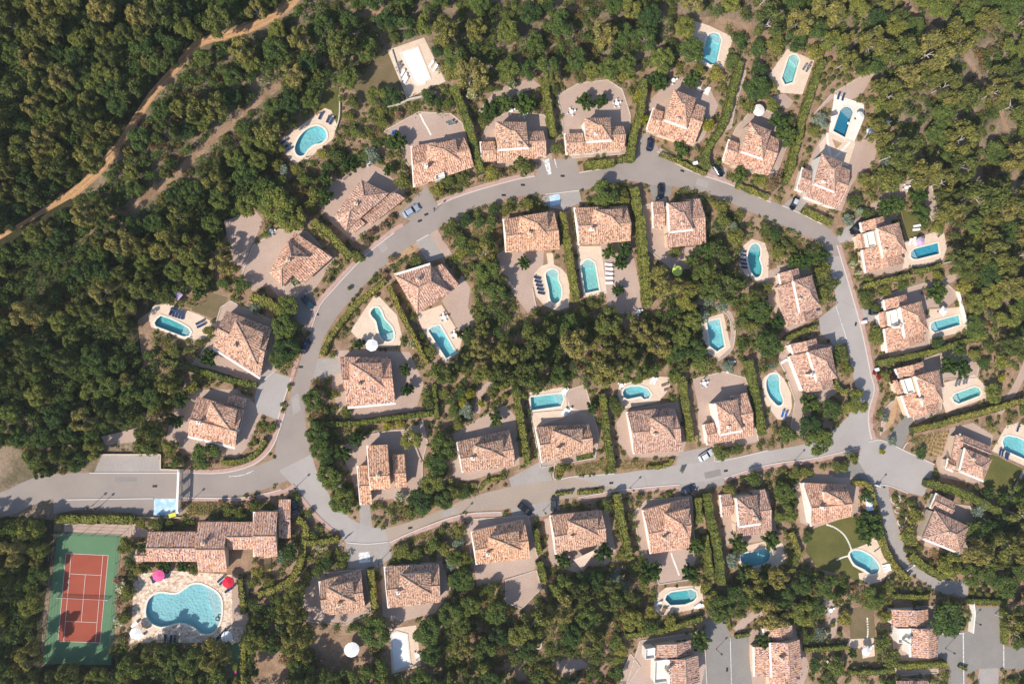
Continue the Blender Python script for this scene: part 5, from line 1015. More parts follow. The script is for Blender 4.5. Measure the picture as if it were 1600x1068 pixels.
# ------------------------------------------------------------------ plants
def leafcloud(cl, per, size, seed, up=.35, shell=.75, squash=1.0):
    """many small leaf faces spread through a set of clumps (centre, radius)"""
    g = np.random.default_rng(seed); V = []
    for (c, r) in cl:
        n = max(4, int(per * r * r)); d = g.normal(size=(n, 3)); d /= np.linalg.norm(d, axis=1, keepdims=True)
        d[:, 2] = np.where(d[:, 2] < -.35, -d[:, 2], d[:, 2])
        rad = r * (shell + (1 - shell) * g.random((n, 1)) * 1.25); ctr = np.array(c) + d * rad * np.array([1, 1, squash])
        nn = d * .7 + g.normal(size=(n, 3)) * .55 + np.array([0, 0, up]); nn /= np.linalg.norm(nn, axis=1, keepdims=True)
        t = np.cross(nn, g.normal(size=(n, 3))); t /= np.linalg.norm(t, axis=1, keepdims=True); b = np.cross(nn, t)
        s = size * (.6 + .8 * g.random((n, 1))); e = s * (.55 + .3 * g.random((n, 1)))
        V.append(np.stack([ctr - t * s, ctr - b * e, ctr + t * s, ctr + b * e], 1))
    return np.concatenate(V).reshape(-1, 3)
def quadmesh(name, V, m):
    n = len(V) // 4; me = bpy.data.meshes.new(name); me.vertices.add(len(V)); me.vertices.foreach_set('co', V.astype(np.float32).ravel())
    me.loops.add(len(V)); me.loops.foreach_set('vertex_index', np.arange(len(V), dtype=np.int32))
    me.polygons.add(n); me.polygons.foreach_set('loop_start', np.arange(0, len(V), 4, dtype=np.int32)); me.polygons.foreach_set('loop_total', np.full(n, 4, dtype=np.int32))
    me.materials.append(m); me.update(); me.validate(); return me
def crown_pine(seed):
    g = np.random.default_rng(seed); cl = []
    for k in range(24):
        a = g.random() * 6.28; r = .85 * math.sqrt(g.random()); z = .62 + .42 * (1 - r) + g.normal() * .10; cl.append(((r * math.cos(a), r * math.sin(a), z), .17 + .12 * g.random()))
    return leafcloud(cl, 3000, .05, seed, .75, .55, .75)
def crown_oak(seed):
    g = np.random.default_rng(seed); cl = []
    for k in range(26):
        a = g.random() * 6.28; r = .78 * math.sqrt(g.random()); z = .55 + .62 * math.sqrt(max(0, 1 - r * r)) * (.45 + .55 * g.random()); cl.append(((r * math.cos(a), r * math.sin(a), z), .20 + .15 * g.random()))
    return leafcloud(cl, 2100, .057, seed, .75, .6, .85)
def crown_round(seed, n=12, per=900, size=.075):
    g = np.random.default_rng(seed); cl = [((0, 0, .8), .55)]
    for k in range(n):
        a = g.random() * 6.28; r = .62 * math.sqrt(g.random()); cl.append(((r * math.cos(a), r * math.sin(a), .65 + .5 * (1 - r) * g.random() + .1), .22 + .16 * g.random()))
    return leafcloud(cl, per, size, seed, .35, .7, .8)
def crown_star(seed):          # pollarded mulberry: sprays of leaves radiating from the head
    g = np.random.default_rng(seed); V = []
    for k in range(30):
        a = g.random() * 6.28; e = .1 + 1.2 * g.random(); d = np.array((math.cos(a) * math.cos(e), math.sin(a) * math.cos(e), math.sin(e) * .8)); L = .8 + .25 * g.random()
        cl = [(tuple(np.array((0, 0, .55)) + d * L * s), .10 + .07 * (1 - abs(s - .7))) for s in (.35, .52, .68, .84, 1.0)]
        V.append(leafcloud(cl, 1400, .075, seed * 31 + k, .45, .3, .8))
    return np.concatenate(V)
def crown_palm(seed, n=26):
    g = np.random.default_rng(seed); V = []
    for k in range(n):
        a = 6.28 * k / n + g.normal() * .12; e = .15 + .75 * g.random(); o = np.array((0, 0, .55)); pts = []
        for s in np.linspace(0, 1, 6): pts.append(o + np.array((math.cos(a) * s, math.sin(a) * s, math.sin(e) * s * .8 - .75 * s * s * (1 - .5 * e))))
        side = np.array((-math.sin(a), math.cos(a), 0))
        for i in range(5):
            w0, w1 = .07 * math.sin(.5 + 2.4 * i / 5), .07 * math.sin(.5 + 2.4 * (i + 1) / 5)
            V += [pts[i] - side * w0, pts[i + 1] - side * w1, pts[i + 1] + side * w1, pts[i] + side * w0]
    return np.array(V)
def ball(seed): return leafcloud([((0, 0, .55), .62), ((.1, .1, .5), .6)], 1500, .07, seed, .15, .9, .9)
NV = 5
CR = {}
def crowns(kind, fn, m, nv=NV): CR[kind] = [quadmesh('crown', fn(s + 3), M[m]) for s in range(nv)]
crowns('pine', crown_pine, 'pine', 7); crowns('oak', crown_oak, 'oak', 7); crowns('mulb', crown_star, 'mulb', 4)
crowns('bush', crown_round, 'bush'); crowns('darkbush', crown_round, 'oak', 4); crowns('dry', lambda s: crown_round(s, 9, 500, .07), 'dry', 4); crowns('silver', crown_round, 'silver', 3)
crowns('lime', crown_round, 'lime', 3); crowns('purple', crown_round, 'purple', 2); crowns('pinkfl', lambda s: crown_round(s, 10, 260, .08), 'pinkfl', 3); crowns('whitefl', lambda s: crown_round(s, 10, 300, .08), 'whitefl', 3); crowns('redfl', crown_round, 'redfl', 2)
crowns('ball', ball, 'bush', 3); crowns('mint', ball, 'mint', 2); crowns('palm', crown_palm, 'bush', 2); crowns('agave', lambda s: crown_palm(s, 34), 'silver', 2)
def trunkmesh(h, pale, seed, nm='trunk'):
    g = random.Random(seed); mb = MB(); b = [(0, 0, 0)]; x = y = 0
    for k in range(1, 5): x += g.uniform(-.03, .03); y += g.uniform(-.03, .03); b.append((x, y, h * k / 4))
    mb.tube(b, [.05, .04, .035, .03, .018])
    for k in range(5):
        a = 6.28 * (k + g.random() * .6) / 5; z0 = h * (.55 + .05 * k); p0 = (x * z0 / h, y * z0 / h, z0)
        p1 = (x + .3 * math.cos(a), y + .3 * math.sin(a), z0 + .08); p2 = (x + .62 * math.cos(a), y + .62 * math.sin(a), z0 + .12); mb.tube([p0, p1, p2], [.022, .014, .006], 5)
    return mb.me(nm, M['barkpale' if pale else 'bark'])
TRK = {'pine': [trunkmesh(.75, s % 2, s) for s in range(4)], 'pinepale': [trunkmesh(.75, 1, s + 9) for s in range(3)], 'oak': [trunkmesh(.7, 0, s + 20) for s in range(3)], 'mulb': [trunkmesh(.6, 0, 33)], 'bush': [trunkmesh(.5, 0, 35)]}
def nearest(p):
    b = min(HOUSEPOS, key=lambda h: (h[0] - p[0]) ** 2 + (h[1] - p[1]) ** 2); d = math.hypot(b[0] - p[0], b[1] - p[1])
    dx, dy = p[0] - b[0], p[1] - b[1]
    w_ = ('right of' if dx > 0 else 'left of') if abs(dx) > abs(dy) else ('above' if dy > 0 else 'below')
    return w_, b[2], d
SEEN = {}
def uniq(label, group):
    SEEN.setdefault(label, []).append(1); return label
def plant(kind, px, py, r_px=None, r=None, h=None, name='tree', label='', cat='tree', group=None, parts=True, trunk=None, zc=None):
    """the crown is centred on the pixel; the trunk stands straight below it on the ground"""
    zc_ = zc if zc is not None else (h * .75 if h else 1.5)
    p = P(px, py, zc_)
    if r is None: r = (P(px + r_px, py, zc_) - p).length
    h = h or r * 1.5; rz = rng.random() * 6.28; hs = h / 1.25
    me = CR[kind][rng.randrange(len(CR[kind]))]
    if not parts:
        t = thing(name, label, cat, (p.x, p.y, 0), rz, group, me); t.scale = (r, r, hs); return t
    t = thing(name, label, cat, (p.x, p.y, 0), rz, group)
    c = ob('crown', me, t); c.scale = (r, r, hs)
    tm_ = TRK[trunk or ('mulb' if kind == 'mulb' else 'bush')]; k = ob('trunk', tm_[rng.randrange(len(tm_))], t); k.scale = (r * .9, r * .9, hs)
    return t
# hedges: a clipped core with leaves over its faces
def hedge(px, wd, h, label, m='hedge', closed=False, low=False):
    pts = smooth_open(px, 4) if len(px) > 2 else px
    base = [P(x, y, h) for x, y in resample(pts, 4)]; c = sum(base, Vector()) / len(base); c.z = 0
    h *= .85; wm = wd / 5.86 * .88; g = nrg; n = len(base); Lf, Rt = [], []; ph = rng.random() * 6
    for i in range(n):
        a = base[max(0, i - 1)]; b = base[min(n - 1, i + 1)]; d = (b - a); d.z = 0; d.normalize(); s = Vector((-d.y, d.x, 0)) * (wm / 2) * (1 + g.normal() * .07 + .10 * math.sin(i * .9 + ph) + .07 * math.sin(i * 2.3 + ph * 2))
        Lf.append(base[i] - c + s); Rt.append(base[i] - c - s)
    t = thing('hedge', label, 'hedge', c, 0, 'clipped hedges between the gardens')
    v, f = [], []; hh = [h * (1 + g.normal() * .07) for _ in range(n)]
    for i in range(n):
        l, r_ = Lf[i], Rt[i]; z = hh[i] - .12; v += [(l.x * 1, l.y, 0), (l.x, l.y, z - .2), (l.x * .75 + r_.x * .25, l.y * .75 + r_.y * .25, z), (r_.x * .75 + l.x * .25, r_.y * .75 + l.y * .25, z), (r_.x, r_.y, z - .2), (r_.x, r_.y, 0)]
    for i in range(n - 1):
        for k in range(5): f.append((i * 6 + k, i * 6 + k + 1, (i + 1) * 6 + k + 1, (i + 1) * 6 + k))
    f += [tuple(range(6))[::-1], tuple(range((n - 1) * 6, n * 6))]
    ob('shade_core', mesh('shade_core', v, f, M['core']), t)  # solid core, the shade between the leaves put into its dark colour
    L = sum((b - a).length for a, b in zip(base, base[1:])); area = L * (wm * 1.2 + 2 * h); N = int(area * 20); N = min(N, 18000)
    i = g.integers(0, n - 1, N); u = g.random(N)[:, None]; LA = np.array([tuple(p) for p in Lf]); RA = np.array([tuple(p) for p in Rt]); ha = np.array(hh)
    l = LA[i] * (1 - u) + LA[i + 1] * u; r_ = RA[i] * (1 - u) + RA[i + 1] * u; hz = (ha[i] * (1 - u[:, 0]) + ha[i + 1] * u[:, 0])
    per = g.random(N); top = wm * 1.2 / (wm * 1.2 + 2 * h); s = np.where(per < top, g.random(N), np.where(per < top + (1 - top) / 2, -.01, 1.01))
    z = np.where(per < top, hz * (1 - .06 * np.abs(2 * s - 1) ** 3), hz * (1 - g.random(N) ** 1.3))
    ctr = l * (1 - s[:, None]) + r_ * s[:, None]; ctr[:, 2] = z; ctr += g.normal(size=ctr.shape) * .06
    out = (l - r_); out /= np.linalg.norm(out, axis=1, keepdims=True); nn = np.where((per < top)[:, None], np.array([[0, 0, 1.0]]), out * np.where(s < .5, 1, -1)[:, None]) + g.normal(size=ctr.shape) * .32
    nn /= np.linalg.norm(nn, axis=1, keepdims=True); tt = np.cross(nn, g.normal(size=nn.shape)); tt /= np.linalg.norm(tt, axis=1, keepdims=True); b = np.cross(nn, tt)
    sz = (.17 + .14 * g.random((N, 1))); V = np.stack([ctr - tt * sz, ctr - b * sz * .7, ctr + tt * sz, ctr + b * sz * .7], 1).reshape(-1, 3)
    ob('foliage', quadmesh('foliage', V, M[m]), t)
    for x, y in resample(px, 3):
        OCC[int(y) + MG - int(wd / 2):int(y) + MG + int(wd / 2) + 1, int(x) + MG - int(wd / 2):int(x) + MG + int(wd / 2) + 1] |= 4
HG = [([(709,132),(722,165),(735,200),(745,240),(753,268)],12,3.6,'long tall hedge between the stepping stone villa and the painted bay villa'),([(853,122),(855,148),(858,165),(862,190),(866,212)],11,3.2,'lumpy tall hedge between the two northern three-wing villas'),([(1007,122),(1004,165),(998,190),(990,215),(987,250)],12,3.4,'upright hedge left of the midnight blue car'),
 ([(1160,95),(1150,130),(1138,175),(1128,200),(1112,225),(1105,238),(1108,262)],11,3.2,'curving tall hedge between the two northern angled villas'),([(1288,92),(1278,120),(1268,150),(1258,180),(1250,215),(1243,240),(1236,268),(1228,285)],11,3.0,'tall hedge left of the deep blue pool garden'),
 ([(1032,240),(1062,252),(1095,268),(1104,271)],6,1.3,'low lawn hedge along the northern bend'),([(914,258),(935,256),(960,253)],13,2.2,'long clipped box hedge on the north road'),([(966,251),(980,246)],9,1.8,'short hedge continuing the box hedge eastward'),([(1152,288),(1175,297),(1202,308)],8,1.6,'low hedge below the villa by the hedge and black car'),([(1257,327),(1280,338),(1302,347)],10,2.0,'clipped hedge below the villa under the deep blue pool'),
 ([(487,345),(510,362),(532,385),(546,402)],13,3.4,'broad hedge between the two diagonal villas'),([(392,462),(415,472),(440,488),(452,497)],15,3.6,'thick yellowish hedge above the westernmost villa'),([(880,332),(884,360),(889,388),(894,420),(899,450),(902,470)],11,3.0,'straight tall hedge between kidney pool and straight mint pool'),
 ([(993,292),(997,320),(1003,350),(1006,385),(1009,420),(1012,450),(1014,478)],14,3.4,'lumpy hedge right of the straight mint pool garden'),([(607,446),(618,470),(632,500),(643,520),(655,545),(668,570)],8,2.6,'hedge between the curved mint pool and the diamond-set villa'),([(503,555),(515,527),(533,503),(553,478),(578,458),(602,437)],9,2.0,'curving hedge along the inside of the western bend'),
 ([(484,663),(520,663),(560,661),(600,655),(640,650),(676,646)],8,2.4,'straight hedge below the orange villa'),([(678,600),(680,625),(683,655)],7,2.2,'short hedge right of the orange villa garden'),([(805,600),(809,625),(815,660),(820,690),(826,725)],10,3.0,'tall hedge left of the villa below the rectangular pool'),([(942,615),(946,645),(950,680),(955,710),(960,738)],10,3.0,'tall hedge right of the villa below the rectangular pool'),
 ([(1068,588),(1072,620),(1077,655),(1083,690)],10,3.2,'tall hedge left of the white car villa'),([(1173,562),(1180,600),(1188,640),(1196,680)],11,3.4,'tall hedge right of the white car villa'),([(838,827),(840,845),(845,866)],8,2.6,'short tall hedge between two south road villas'),([(843,878),(848,895),(851,912)],11,2.6,'fat clipped hedge right of the ochre corner villa'),
 ([(965,772),(970,800),(976,830),(983,858),(987,875)],12,3.4,'tall hedge left of the stepping stone gravel villa'),([(1107,772),(1112,805),(1122,845),(1127,880),(1130,915)],12,3.6,'tallest straight hedge left of the heart shaped pool'),([(1093,778),(1096,818)],9,3.2,'upright hedge right of the stepping stone gravel villa roof'),([(1103,838),(1108,870),(1112,905)],11,2.8,'second hedge beside the tallest southern hedge'),
 ([(1238,832),(1246,852),(1252,872)],8,2.4,'short hedge at the left of the big lawn'),([(1338,755),(1352,755),(1362,763),(1368,785),(1374,815),(1382,845),(1393,872),(1408,892),(1425,908)],8,2.6,'long curved hedge along the left of the narrow lane'),([(1424,868),(1445,885),(1475,903)],13,2.0,'sloping hedge below the villa among pines'),([(1396,932),(1425,933),(1455,933)],8,2.4,'hedge above the vivid orange villa'),
 ([(1517,940),(1545,941),(1575,942)],10,2.2,'hedge along the top of the grey parking yard'),([(1573,950),(1574,980),(1575,1008)],8,2.2,'hedge along the right of the grey parking yard'),([(1405,1042),(1440,1041),(1482,1038)],10,2.4,'hedge below the vivid orange villa'),([(1330,1052),(1365,1051),(1400,1049)],9,2.2,'bottom hedge below the white parasol terrace'),([(1260,1016),(1295,1014),(1327,1012)],8,2.2,'hedge below the winding bottom garden'),
 ([(978,995),(1010,990),(1050,982),(1098,967)],9,2.2,'yellow green hedge above the villa left of the bottom lane'),([(1000,955),(1001,988)],6,2.0,'thin upright hedge in the southern wood'),([(464,812),(475,820),(477,835),(473,855),(468,880),(455,905),(435,918),(402,930)],11,2.0,'snaking hedge right of the clubhouse'),([(479,850),(505,847),(528,842)],10,2.0,'hedge arm pointing to the southern junction'),
 ([(579,890),(582,920),(586,955)],10,3.0,'straight hedge between two bottom villas'),([(85,812),(130,812),(170,812),(208,813)],13,2.4,'bright green box hedge above the tennis court'),([(1350,448),(1388,438),(1425,430)],9,2.2,'hedge below the top eastern villa'),([(1428,424),(1453,421),(1472,413)],9,2.2,'hedge below the strong blue pool'),([(1375,567),(1414,559),(1463,549),(1495,538),(1545,525)],10,2.6,'long hedge between middle and lowest eastern villas'),
 ([(1430,672),(1470,663),(1503,653),(1552,640),(1602,625)],11,2.8,'long sloping hedge below the lowest eastern villa'),([(1452,755),(1487,764),(1516,775),(1544,790),(1568,803)],14,3.2,'dark thick hedge between the lawn villa and the villa among pines'),([(1303,575),(1306,598),(1318,611),(1328,610)],8,1.8,'bent hedge right of the ochre terrace villa'),([(902,715),(927,710)],9,1.6,'small clipped hedge beside the rectangular pool villa'),
 ([(1012,730),(1030,729),(1048,724),(1050,717)],7,1.2,'low hedge in front of the lavender'),([(704,748),(708,756),(722,758),(745,757)],6,1.0,'left part of the low zigzag hedge'),([(750,765),(760,752),(790,745)],6,1.0,'right part of the low zigzag hedge'),([(252,563),(290,573),(325,584),(360,594),(400,602)],9,2.4,'long hedge between the two western villas'),([(345,723),(370,722),(390,716),(405,702),(413,688)],8,1.8,'curved hedge below the villa above the gate parking'),
 ([(1404,342),(1408,358),(1413,376)],8,2.4,'short dark hedge right of the top eastern villa'),([(868,772),(880,771),(895,768)],5,1.0,'tiny hedge beside the grey car'),([(903,770),(925,768),(942,766)],6,1.0,'low yellow hedge along the south pavement'),([(1288,497+52),(1265,520),(1228,530)],0,0,'') ,([(1228,530),(1250,520),(1278,510)],8,2.0,'hedge between the two inner eastern villas'),([(378,1000),(379,1030),(379,1068)],8,2.4,'upright hedge right of the play mat'),([(374,905),(377,930),(380,960)],8,2.2,'upright hedge right of the communal pool terrace'),([(1222,890),(1250,893),(1290,900)],6,1.6,'thin hedge below the big lawn'),([(1136,960),(1142,985)],5,1.2,'short kerb hedge at the top of the bottom lane'),([(1150,995),(1172,991)],6,1.4,'small hedge by the bottom lane villa'),([(1500,1000+40),(1512,1046)],5,1.0,'tiny hedge at the parking yard entrance'),([(1325,480),(1325,481)],0,0,'')]
for q in HG:
    if q[1]: hedge(*q)
# garden trees, each at its own place: kind, x, y, radius px, height m
GT = {'mulb': [(621,221,13,4.2),(546,258,12,4),(510,278,11,4),(507,307,13,4.2),(607,265,8,3),(765,171,14,4.2),(789,161,13,4.2),(821,163,15,4.5),(914,159,12,4),(938,157,10,3.6),(1029,128,13,4.2),(1081,125,11,4),(1062,234,12,3.8),(1156,273,12,4),(1218,190,13,4.2),(1230,213,14,4.4),(1384,324,12,4),(1400,320,12,4),(1436,304,12,4),(1438,333,14,4.4),(819,410,9,3.4),(952,393,10,3.6),(975,391,11,3.8),(970,410,10,3.6),(966,453,8,3),(1105,392,13,4.2),(1081,405,10,3.6),(1463,457,14,4.4),(1483,571,13,4.2),(1504,576,12,4),(1500,547,9,3.4),(1264,629,14,4.4),(1215,503,11,3.6),(313,456,10,3.6),(326,559,13,4.2),(282,624,12,4),(274,656,11,4),(634,577,9,3.4),(636,608,9,3.4),(563,538,8,3),(558,684,12,4),(535,705,13,4),(776,653,11,3.8),(926,636,9,3.4),(1155,849,13,4.2),(1204,844,13,4.2),(1087,854,12,4),(1015,892,16,4.6),(1079,895,12,4),(1163,895,13,4.2),(1198,896,12,4),(881,874,12,4),(943,862,13,4.2),(1359,824,20,5.5),(718,521,6,2.6),(732,516,7,2.8),(1095,1000,14,4.4),(1195,1000,12,4),(813,251,10,3.4),(227,885,9,2.2),(258,884,10,2.2),(286,883,9,2.2),(1258,408,11,3.8),(1240,408,9,3.4),(1283,400,12,4),(1332,880+140,6,2.6),(1545,770,8,3),(1567,778,8,3)],
 'oak': [(946,303,18,5.5),(720,905,18,5.5),(917,905,16,5),(670,985,21,6),(704,960,18,5.5),(587,986,22,6),(1480,965,24,7),(321,711,19,5),(490,624,15,5),(495,677,16,5),(501,702,16,5),(514,746,17,5),(534,782,18,5),(656,783,18,5),(643,687,15,4.5),(692,694,17,5),(682,725,17,5),(675,754,16,5),(444,510,18,5.5),(447,545,18,5.5),(436,560,14,4.5),(432,320,26,7),(455,340,20,6),(415,300,20,6),(1182,138,18,5.5),(1080,80,18,6),(1280,690,18,5.5),(1265,668,16,5),(1340,628,15,5),(1300,640,14,4.5),(1130,690+20,9,3),(1224,770,14,4.5),(1228,800,13,4.4),(711,870,11,3.6),(693,782,13,4),(450,478,16,5),(1516,834,16,5),(588,150,14,4.5),(612,150,14,4.5),(1300,540+20,10,3.5)],
 'bush': [(791,326,10,2.6),(825,319,10,2.8),(974,303,11,3),(869,230,11,2.8),(1056,394,10,3),(1379,281,20,5),(267,698,14,3.5),(300,604,12,3.2),(524,616,8,2.6),(542,642,9,2.2),(716,662,10,3),(879,731,10,2.6),(1318,728,9,3),(1335,715,9,3),(1199,450,9,3),(326,515,10,2.6),(540,645,8,2),(1175,470,14,4),(1170,510,12,4),(1395,280,18,5),(560,400,12,3),(1150,370,14,4.4),(1130,345,12,4),(1120,390,16,5),(1290,420,12,4),(1300,445,12,4),(1265,440,12,4)],
 'lime': [(1106,195,13,3.2),(1004,185,12,3.2),(998,150,10,3),(1565,590,8,2.4),(604,660+3,9,2.2),(625,661,9,2.2),(560,668,8,2.2),(722,628,10,3),(735,615,10,3),(752,655-25,8,2.6),(1378,675+30,6,2)], 'purple': [(1397,590,11,3.2)], 'redfl': [(1374,588,6,1.8),(1366,582,4,1.4)],
 'silver': [(1144,352,10,3),(1110,468,14,4.5),(1128,478,12,4),(1066,765-30,5,1.5),(1398,676+60,0,0),(1325,710,8,2.2),(1345,492+60,0,0),(1383,652,8,2.4),(1395,690,9,2),(455,700,0,0)], 'agave': [(426,996,9,1.6),(425,992,6,1.4),(700,425+20,6,1.5)], 'palm': [(1292,458,13,4),(1285,470,9,3.2),(1250,402,10,3.2),(1555,700-30,8,2.6)],
 'whitefl': [(625,775,10,2),(737,147,11,2.4),(800,133,9,2.2),(507,403,10,1.8),(498,412,9,1.8),(462,440,9,1.8),(474,428,9,1.8),(190,916,11,2),(187,970,10,2),(690,470,0,0),(644,536,9,2),(1332,412,8,2),(1340,425,7,2),(565,770+10,6,1.5),(1545,335,0,0),(500,855,7,1.6)],
 'pinkfl': [(622,178,8,2.2),(612,342,8,1.8),(600,352,8,1.8),(580,363,8,1.8),(558,392,7,1.8),(573,378,7,1.6),(388,787,8,1.8),(395,778,7,1.6),(345,785,7,1.4),(1167,757,6,1.8),(680,165,0,0),(187,940,9,1.8),(193,890,9,1.8),(185,905,9,2),(600,420+8,7,1.6),(612,405,8,1.8),(640,540,0,0)],
 'mint': [(1012,122,5,2.8),(1004,162,5.5,2.8),(993,192,6,3),(1256,183,9,2.4),(1345,329,8,2.6),(1408,281,8,2.6),(1538,789,8,3.3),(1095,800,5,3.4),(1121,848,6,3.7),(1127,897,5,3.7),(1133,935,6,3),(1076,638,4,3.3),(855,922,6,2.4),(992,213+3,5,3)],
 'ball': [(1428,788,9,2.4),(1400,575+90,0,0),(1400,778,7,1.6),(1410,812,7,1.4),(594,432,6,1.6),(588,462,5,1.4),(546,430+20,5,1.4),(577,443,5,1.4),(1371,480,11,3),(1357,476,10,2.6),(1296,1005-8,5,1.2),(1302,975,6,1.6),(1295,985,6,1.6),(1312,988,6,1.6),(1310,1003,5,1.3),(1293,1003,5,1.3),(1277,995,5,1.3),(730,585,7,1.8),(1055,660,5,1.4),(1068,690-28,5,1.4),(1062,676,5,1.4),(1290,98,6,1.6),(1297,92,6,1.6),(1303,100,6,1.6),(1298,110,6,1.6),(1308,112,6,1.6),(1288,118,6,1.6),(1302,122,6,1.6),(1312,120,5,1.4),(1318,115,5,1.4),(1287,128,6,1.6),(1450,480+8,4,1.2),(1430,810,0,0),(1418,858,7,2),(1428,862,7,2),(1440,855,8,2.2),(1436,870,7,1.8),(1455,880,7,1.8),(1407,914,5,1.8),(1416,917,5,1.8),(1425,918,5,1.8),(1520,925,6,1.8),(1532,927,6,1.8),(1545,928,6,1.8),(1558,930,6,1.8),(1570,932,6,1.8),(1525,915,6,1.8),(1540,917,6,1.8),(1555,918,6,1.8),(720,600,7,2),(775,612,8,2),(785,605,8,2),(792,618,7,2),(770,620,7,2)]}
KN = {'mulb': ('mulberry_tree', 'round dark green mulberry tree', 'tree'), 'oak': ('broadleaf_tree', 'dense broadleaf garden tree', 'tree'), 'bush': ('shrub', 'loose green shrub', 'shrub'), 'lime': ('shrub', 'bright yellow green shrub', 'shrub'), 'purple': ('plum_tree', 'dark purple leaved tree', 'tree'), 'redfl': ('flowering_shrub', 'deep red shrub', 'shrub'),
 'silver': ('shrub', 'silvery grey green shrub', 'shrub'), 'agave': ('agave', 'spiky blue grey agave', 'plant'), 'palm': ('palm_tree', 'feathery palm', 'palm'), 'whitefl': ('flowering_shrub', 'white flowering oleander', 'shrub'), 'pinkfl': ('flowering_shrub', 'pink flowering oleander', 'shrub'), 'mint': ('clipped_shrub', 'smooth pale green clipped shrub', 'shrub'), 'ball': ('clipped_shrub', 'small clipped ball bush', 'shrub')}
CNT = {}
def sizeword(r): return 'large ' if r > 3.0 else ('small ' if r < 1.6 else '')
for kind, L in GT.items():
    for (x, y, rp, h) in L:
        if not rp: continue
        rp *= 1.18 if kind in ('mulb', 'oak', 'bush') else 1.0
        nm, ds, ct = KN[kind]; p = P(x, y); w_, hn, d = nearest(p)
        lab = f'{sizeword(rp / 5.86)}{ds} {w_} {hn}'; CNT[lab] = CNT.get(lab, 0) + 1
        if kind in ('whitefl', 'pinkfl'):
            t = plant('darkbush', x, y, rp, None, h, nm, lab, ct, 'garden plants', True, zc=h * .6); o = ob('blossom', CR[kind][0], t); o.scale = (rp / 5.7, rp / 5.7, h / 1.2)
        else: plant(kind, x, y, rp, None, h, nm, lab, ct, 'garden plants', kind in ('mulb', 'oak', 'purple', 'palm', 'bush'), zc=h * .7)
        OCC[int(y) + MG - 3:int(y) + MG + 4, int(x) + MG - 3:int(x) + MG + 4] |= 8
# blossom oleanders need a green body: the group above carries both
# ------------------------------------------------------------------ woods
ZONES = {
 'NW': ([(-45,-45),(470,-45),(430,20),(350,50),(305,62),(270,105),(232,145),(205,185),(180,225),(152,262),(125,285),(95,308),(48,338),(-45,395)], .5, 'in the dark wood above the dirt track at top left'),
 'W': ([(480,-10),(600,55),(570,120),(530,140),(480,175),(440,205),(405,250),(420,300),(390,335),(355,350),(360,400),(330,440),(245,470),(215,500),(245,560),(270,590),(240,640),(230,690),(200,695),(150,690),(150,705),(115,735),(60,745),(30,690),(-45,690),(-45,430),(10,385),(60,350),(110,320),(140,290),(170,262),(196,225),(222,190),(246,150),(285,112),(318,75),(360,62),(410,45),(462,10)], .42, 'in the wood between the dirt track and the western villas'),
 'N': ([(480,-45),(1400,-45),(1400,20),(1240,70),(1150,20),(1090,30),(1050,95),(1010,110),(870,140),(840,115),(770,120),(715,125),(705,100),(665,50),(600,55)], .3, 'in the wood along the top of the picture'),
 'NE': ([(1160,-45),(1645,-45),(1645,330),(1480,300),(1400,250),(1375,200),(1375,120),(1330,100),(1270,75),(1190,50),(1170,20)], .6, 'in the sunny pine wood at upper right'),
 'E': ([(1475,300),(1645,330),(1645,650),(1600,560),(1570,520),(1525,520),(1520,440),(1490,420),(1485,380),(1480,350)], .6, 'in the pine wood along the right edge'),
 'C': ([(770,470),(800,500),(880,500),(945,490),(1000,492),(1015,480),(1020,440),(1060,435),(1090,420),(1120,430),(1150,450),(1160,480),(1145,495),(1090,490),(1090,560),(1060,585),(1010,585),(940,600),(900,600),(830,605),(790,600),(760,595),(700,600),(675,575),(720,560),(745,520)], .68, 'in the central wood between the two rows of pools'),
 'C2': ([(722,385),(770,390),(790,450),(795,480),(760,495),(730,470),(738,430)], .55, 'in the narrow wood left of the kidney pool'),
 'C3': ([(1150,490),(1185,450),(1195,500),(1210,530),(1215,560),(1190,575),(1165,560),(1150,530)], .4, 'in the trees right of the hidden pool'),
 'S': ([(395,930),(470,920),(500,975),(560,960),(620,975),(605,1000),(610,1110),(385,1110)], .4, 'in the wood right of the communal pool'),
 'S2': ([(660,990),(700,930),(790,950),(850,920),(960,900),(990,940),(1000,960),(960,1000),(920,1010),(860,1020),(820,1040),(900,1060),(960,1050),(960,1110),(620,1110),(620,1060),(650,1050)], .35, 'in the southern wood at the bottom'),
 'S3': ([(1110,925),(1150,905),(1250,900),(1330,905),(1380,925),(1390,950),(1330,945),(1280,930),(1260,960),(1230,970),(1180,960),(1130,960)], .35, 'in the trees above the bottom lane villas'),
 'SW': ([(-45,805),(72,812),(68,830),(54,960),(48,1110),(-45,1110)], .5, 'in the dark wood left of the tennis court'),
 'SW2': ([(60,1052),(185,1050),(205,1030),(300,1000),(360,1005),(350,1110),(60,1110)], .4, 'in the trees below the communal pool'),
 'SE': ([(1530,800),(1560,790),(1645,740),(1645,1000),(1590,1000),(1580,935),(1500,905),(1480,880),(1520,860)], .5, 'in the pine wood at lower right'),
 'SE2': ([(1575,1050),(1645,1050),(1645,1110),(1575,1110)], .4, 'at the lower right corner'),
 'NEgap': ([(1480,300),(1560,330),(1520,400),(1480,360)], .5, 'in the clearing edge by the eastern villas'),
}
def occ_at(x, y, r):
    a = OCC[max(0, int(y) + MG - int(r)):int(y) + MG + int(r) + 1, max(0, int(x) + MG - int(r)):int(x) + MG + int(r) + 1]
    return a.any() if a.size else True
NT = {'pine': 0, 'oak': 0}; placed = []; REST = []
cell = {}
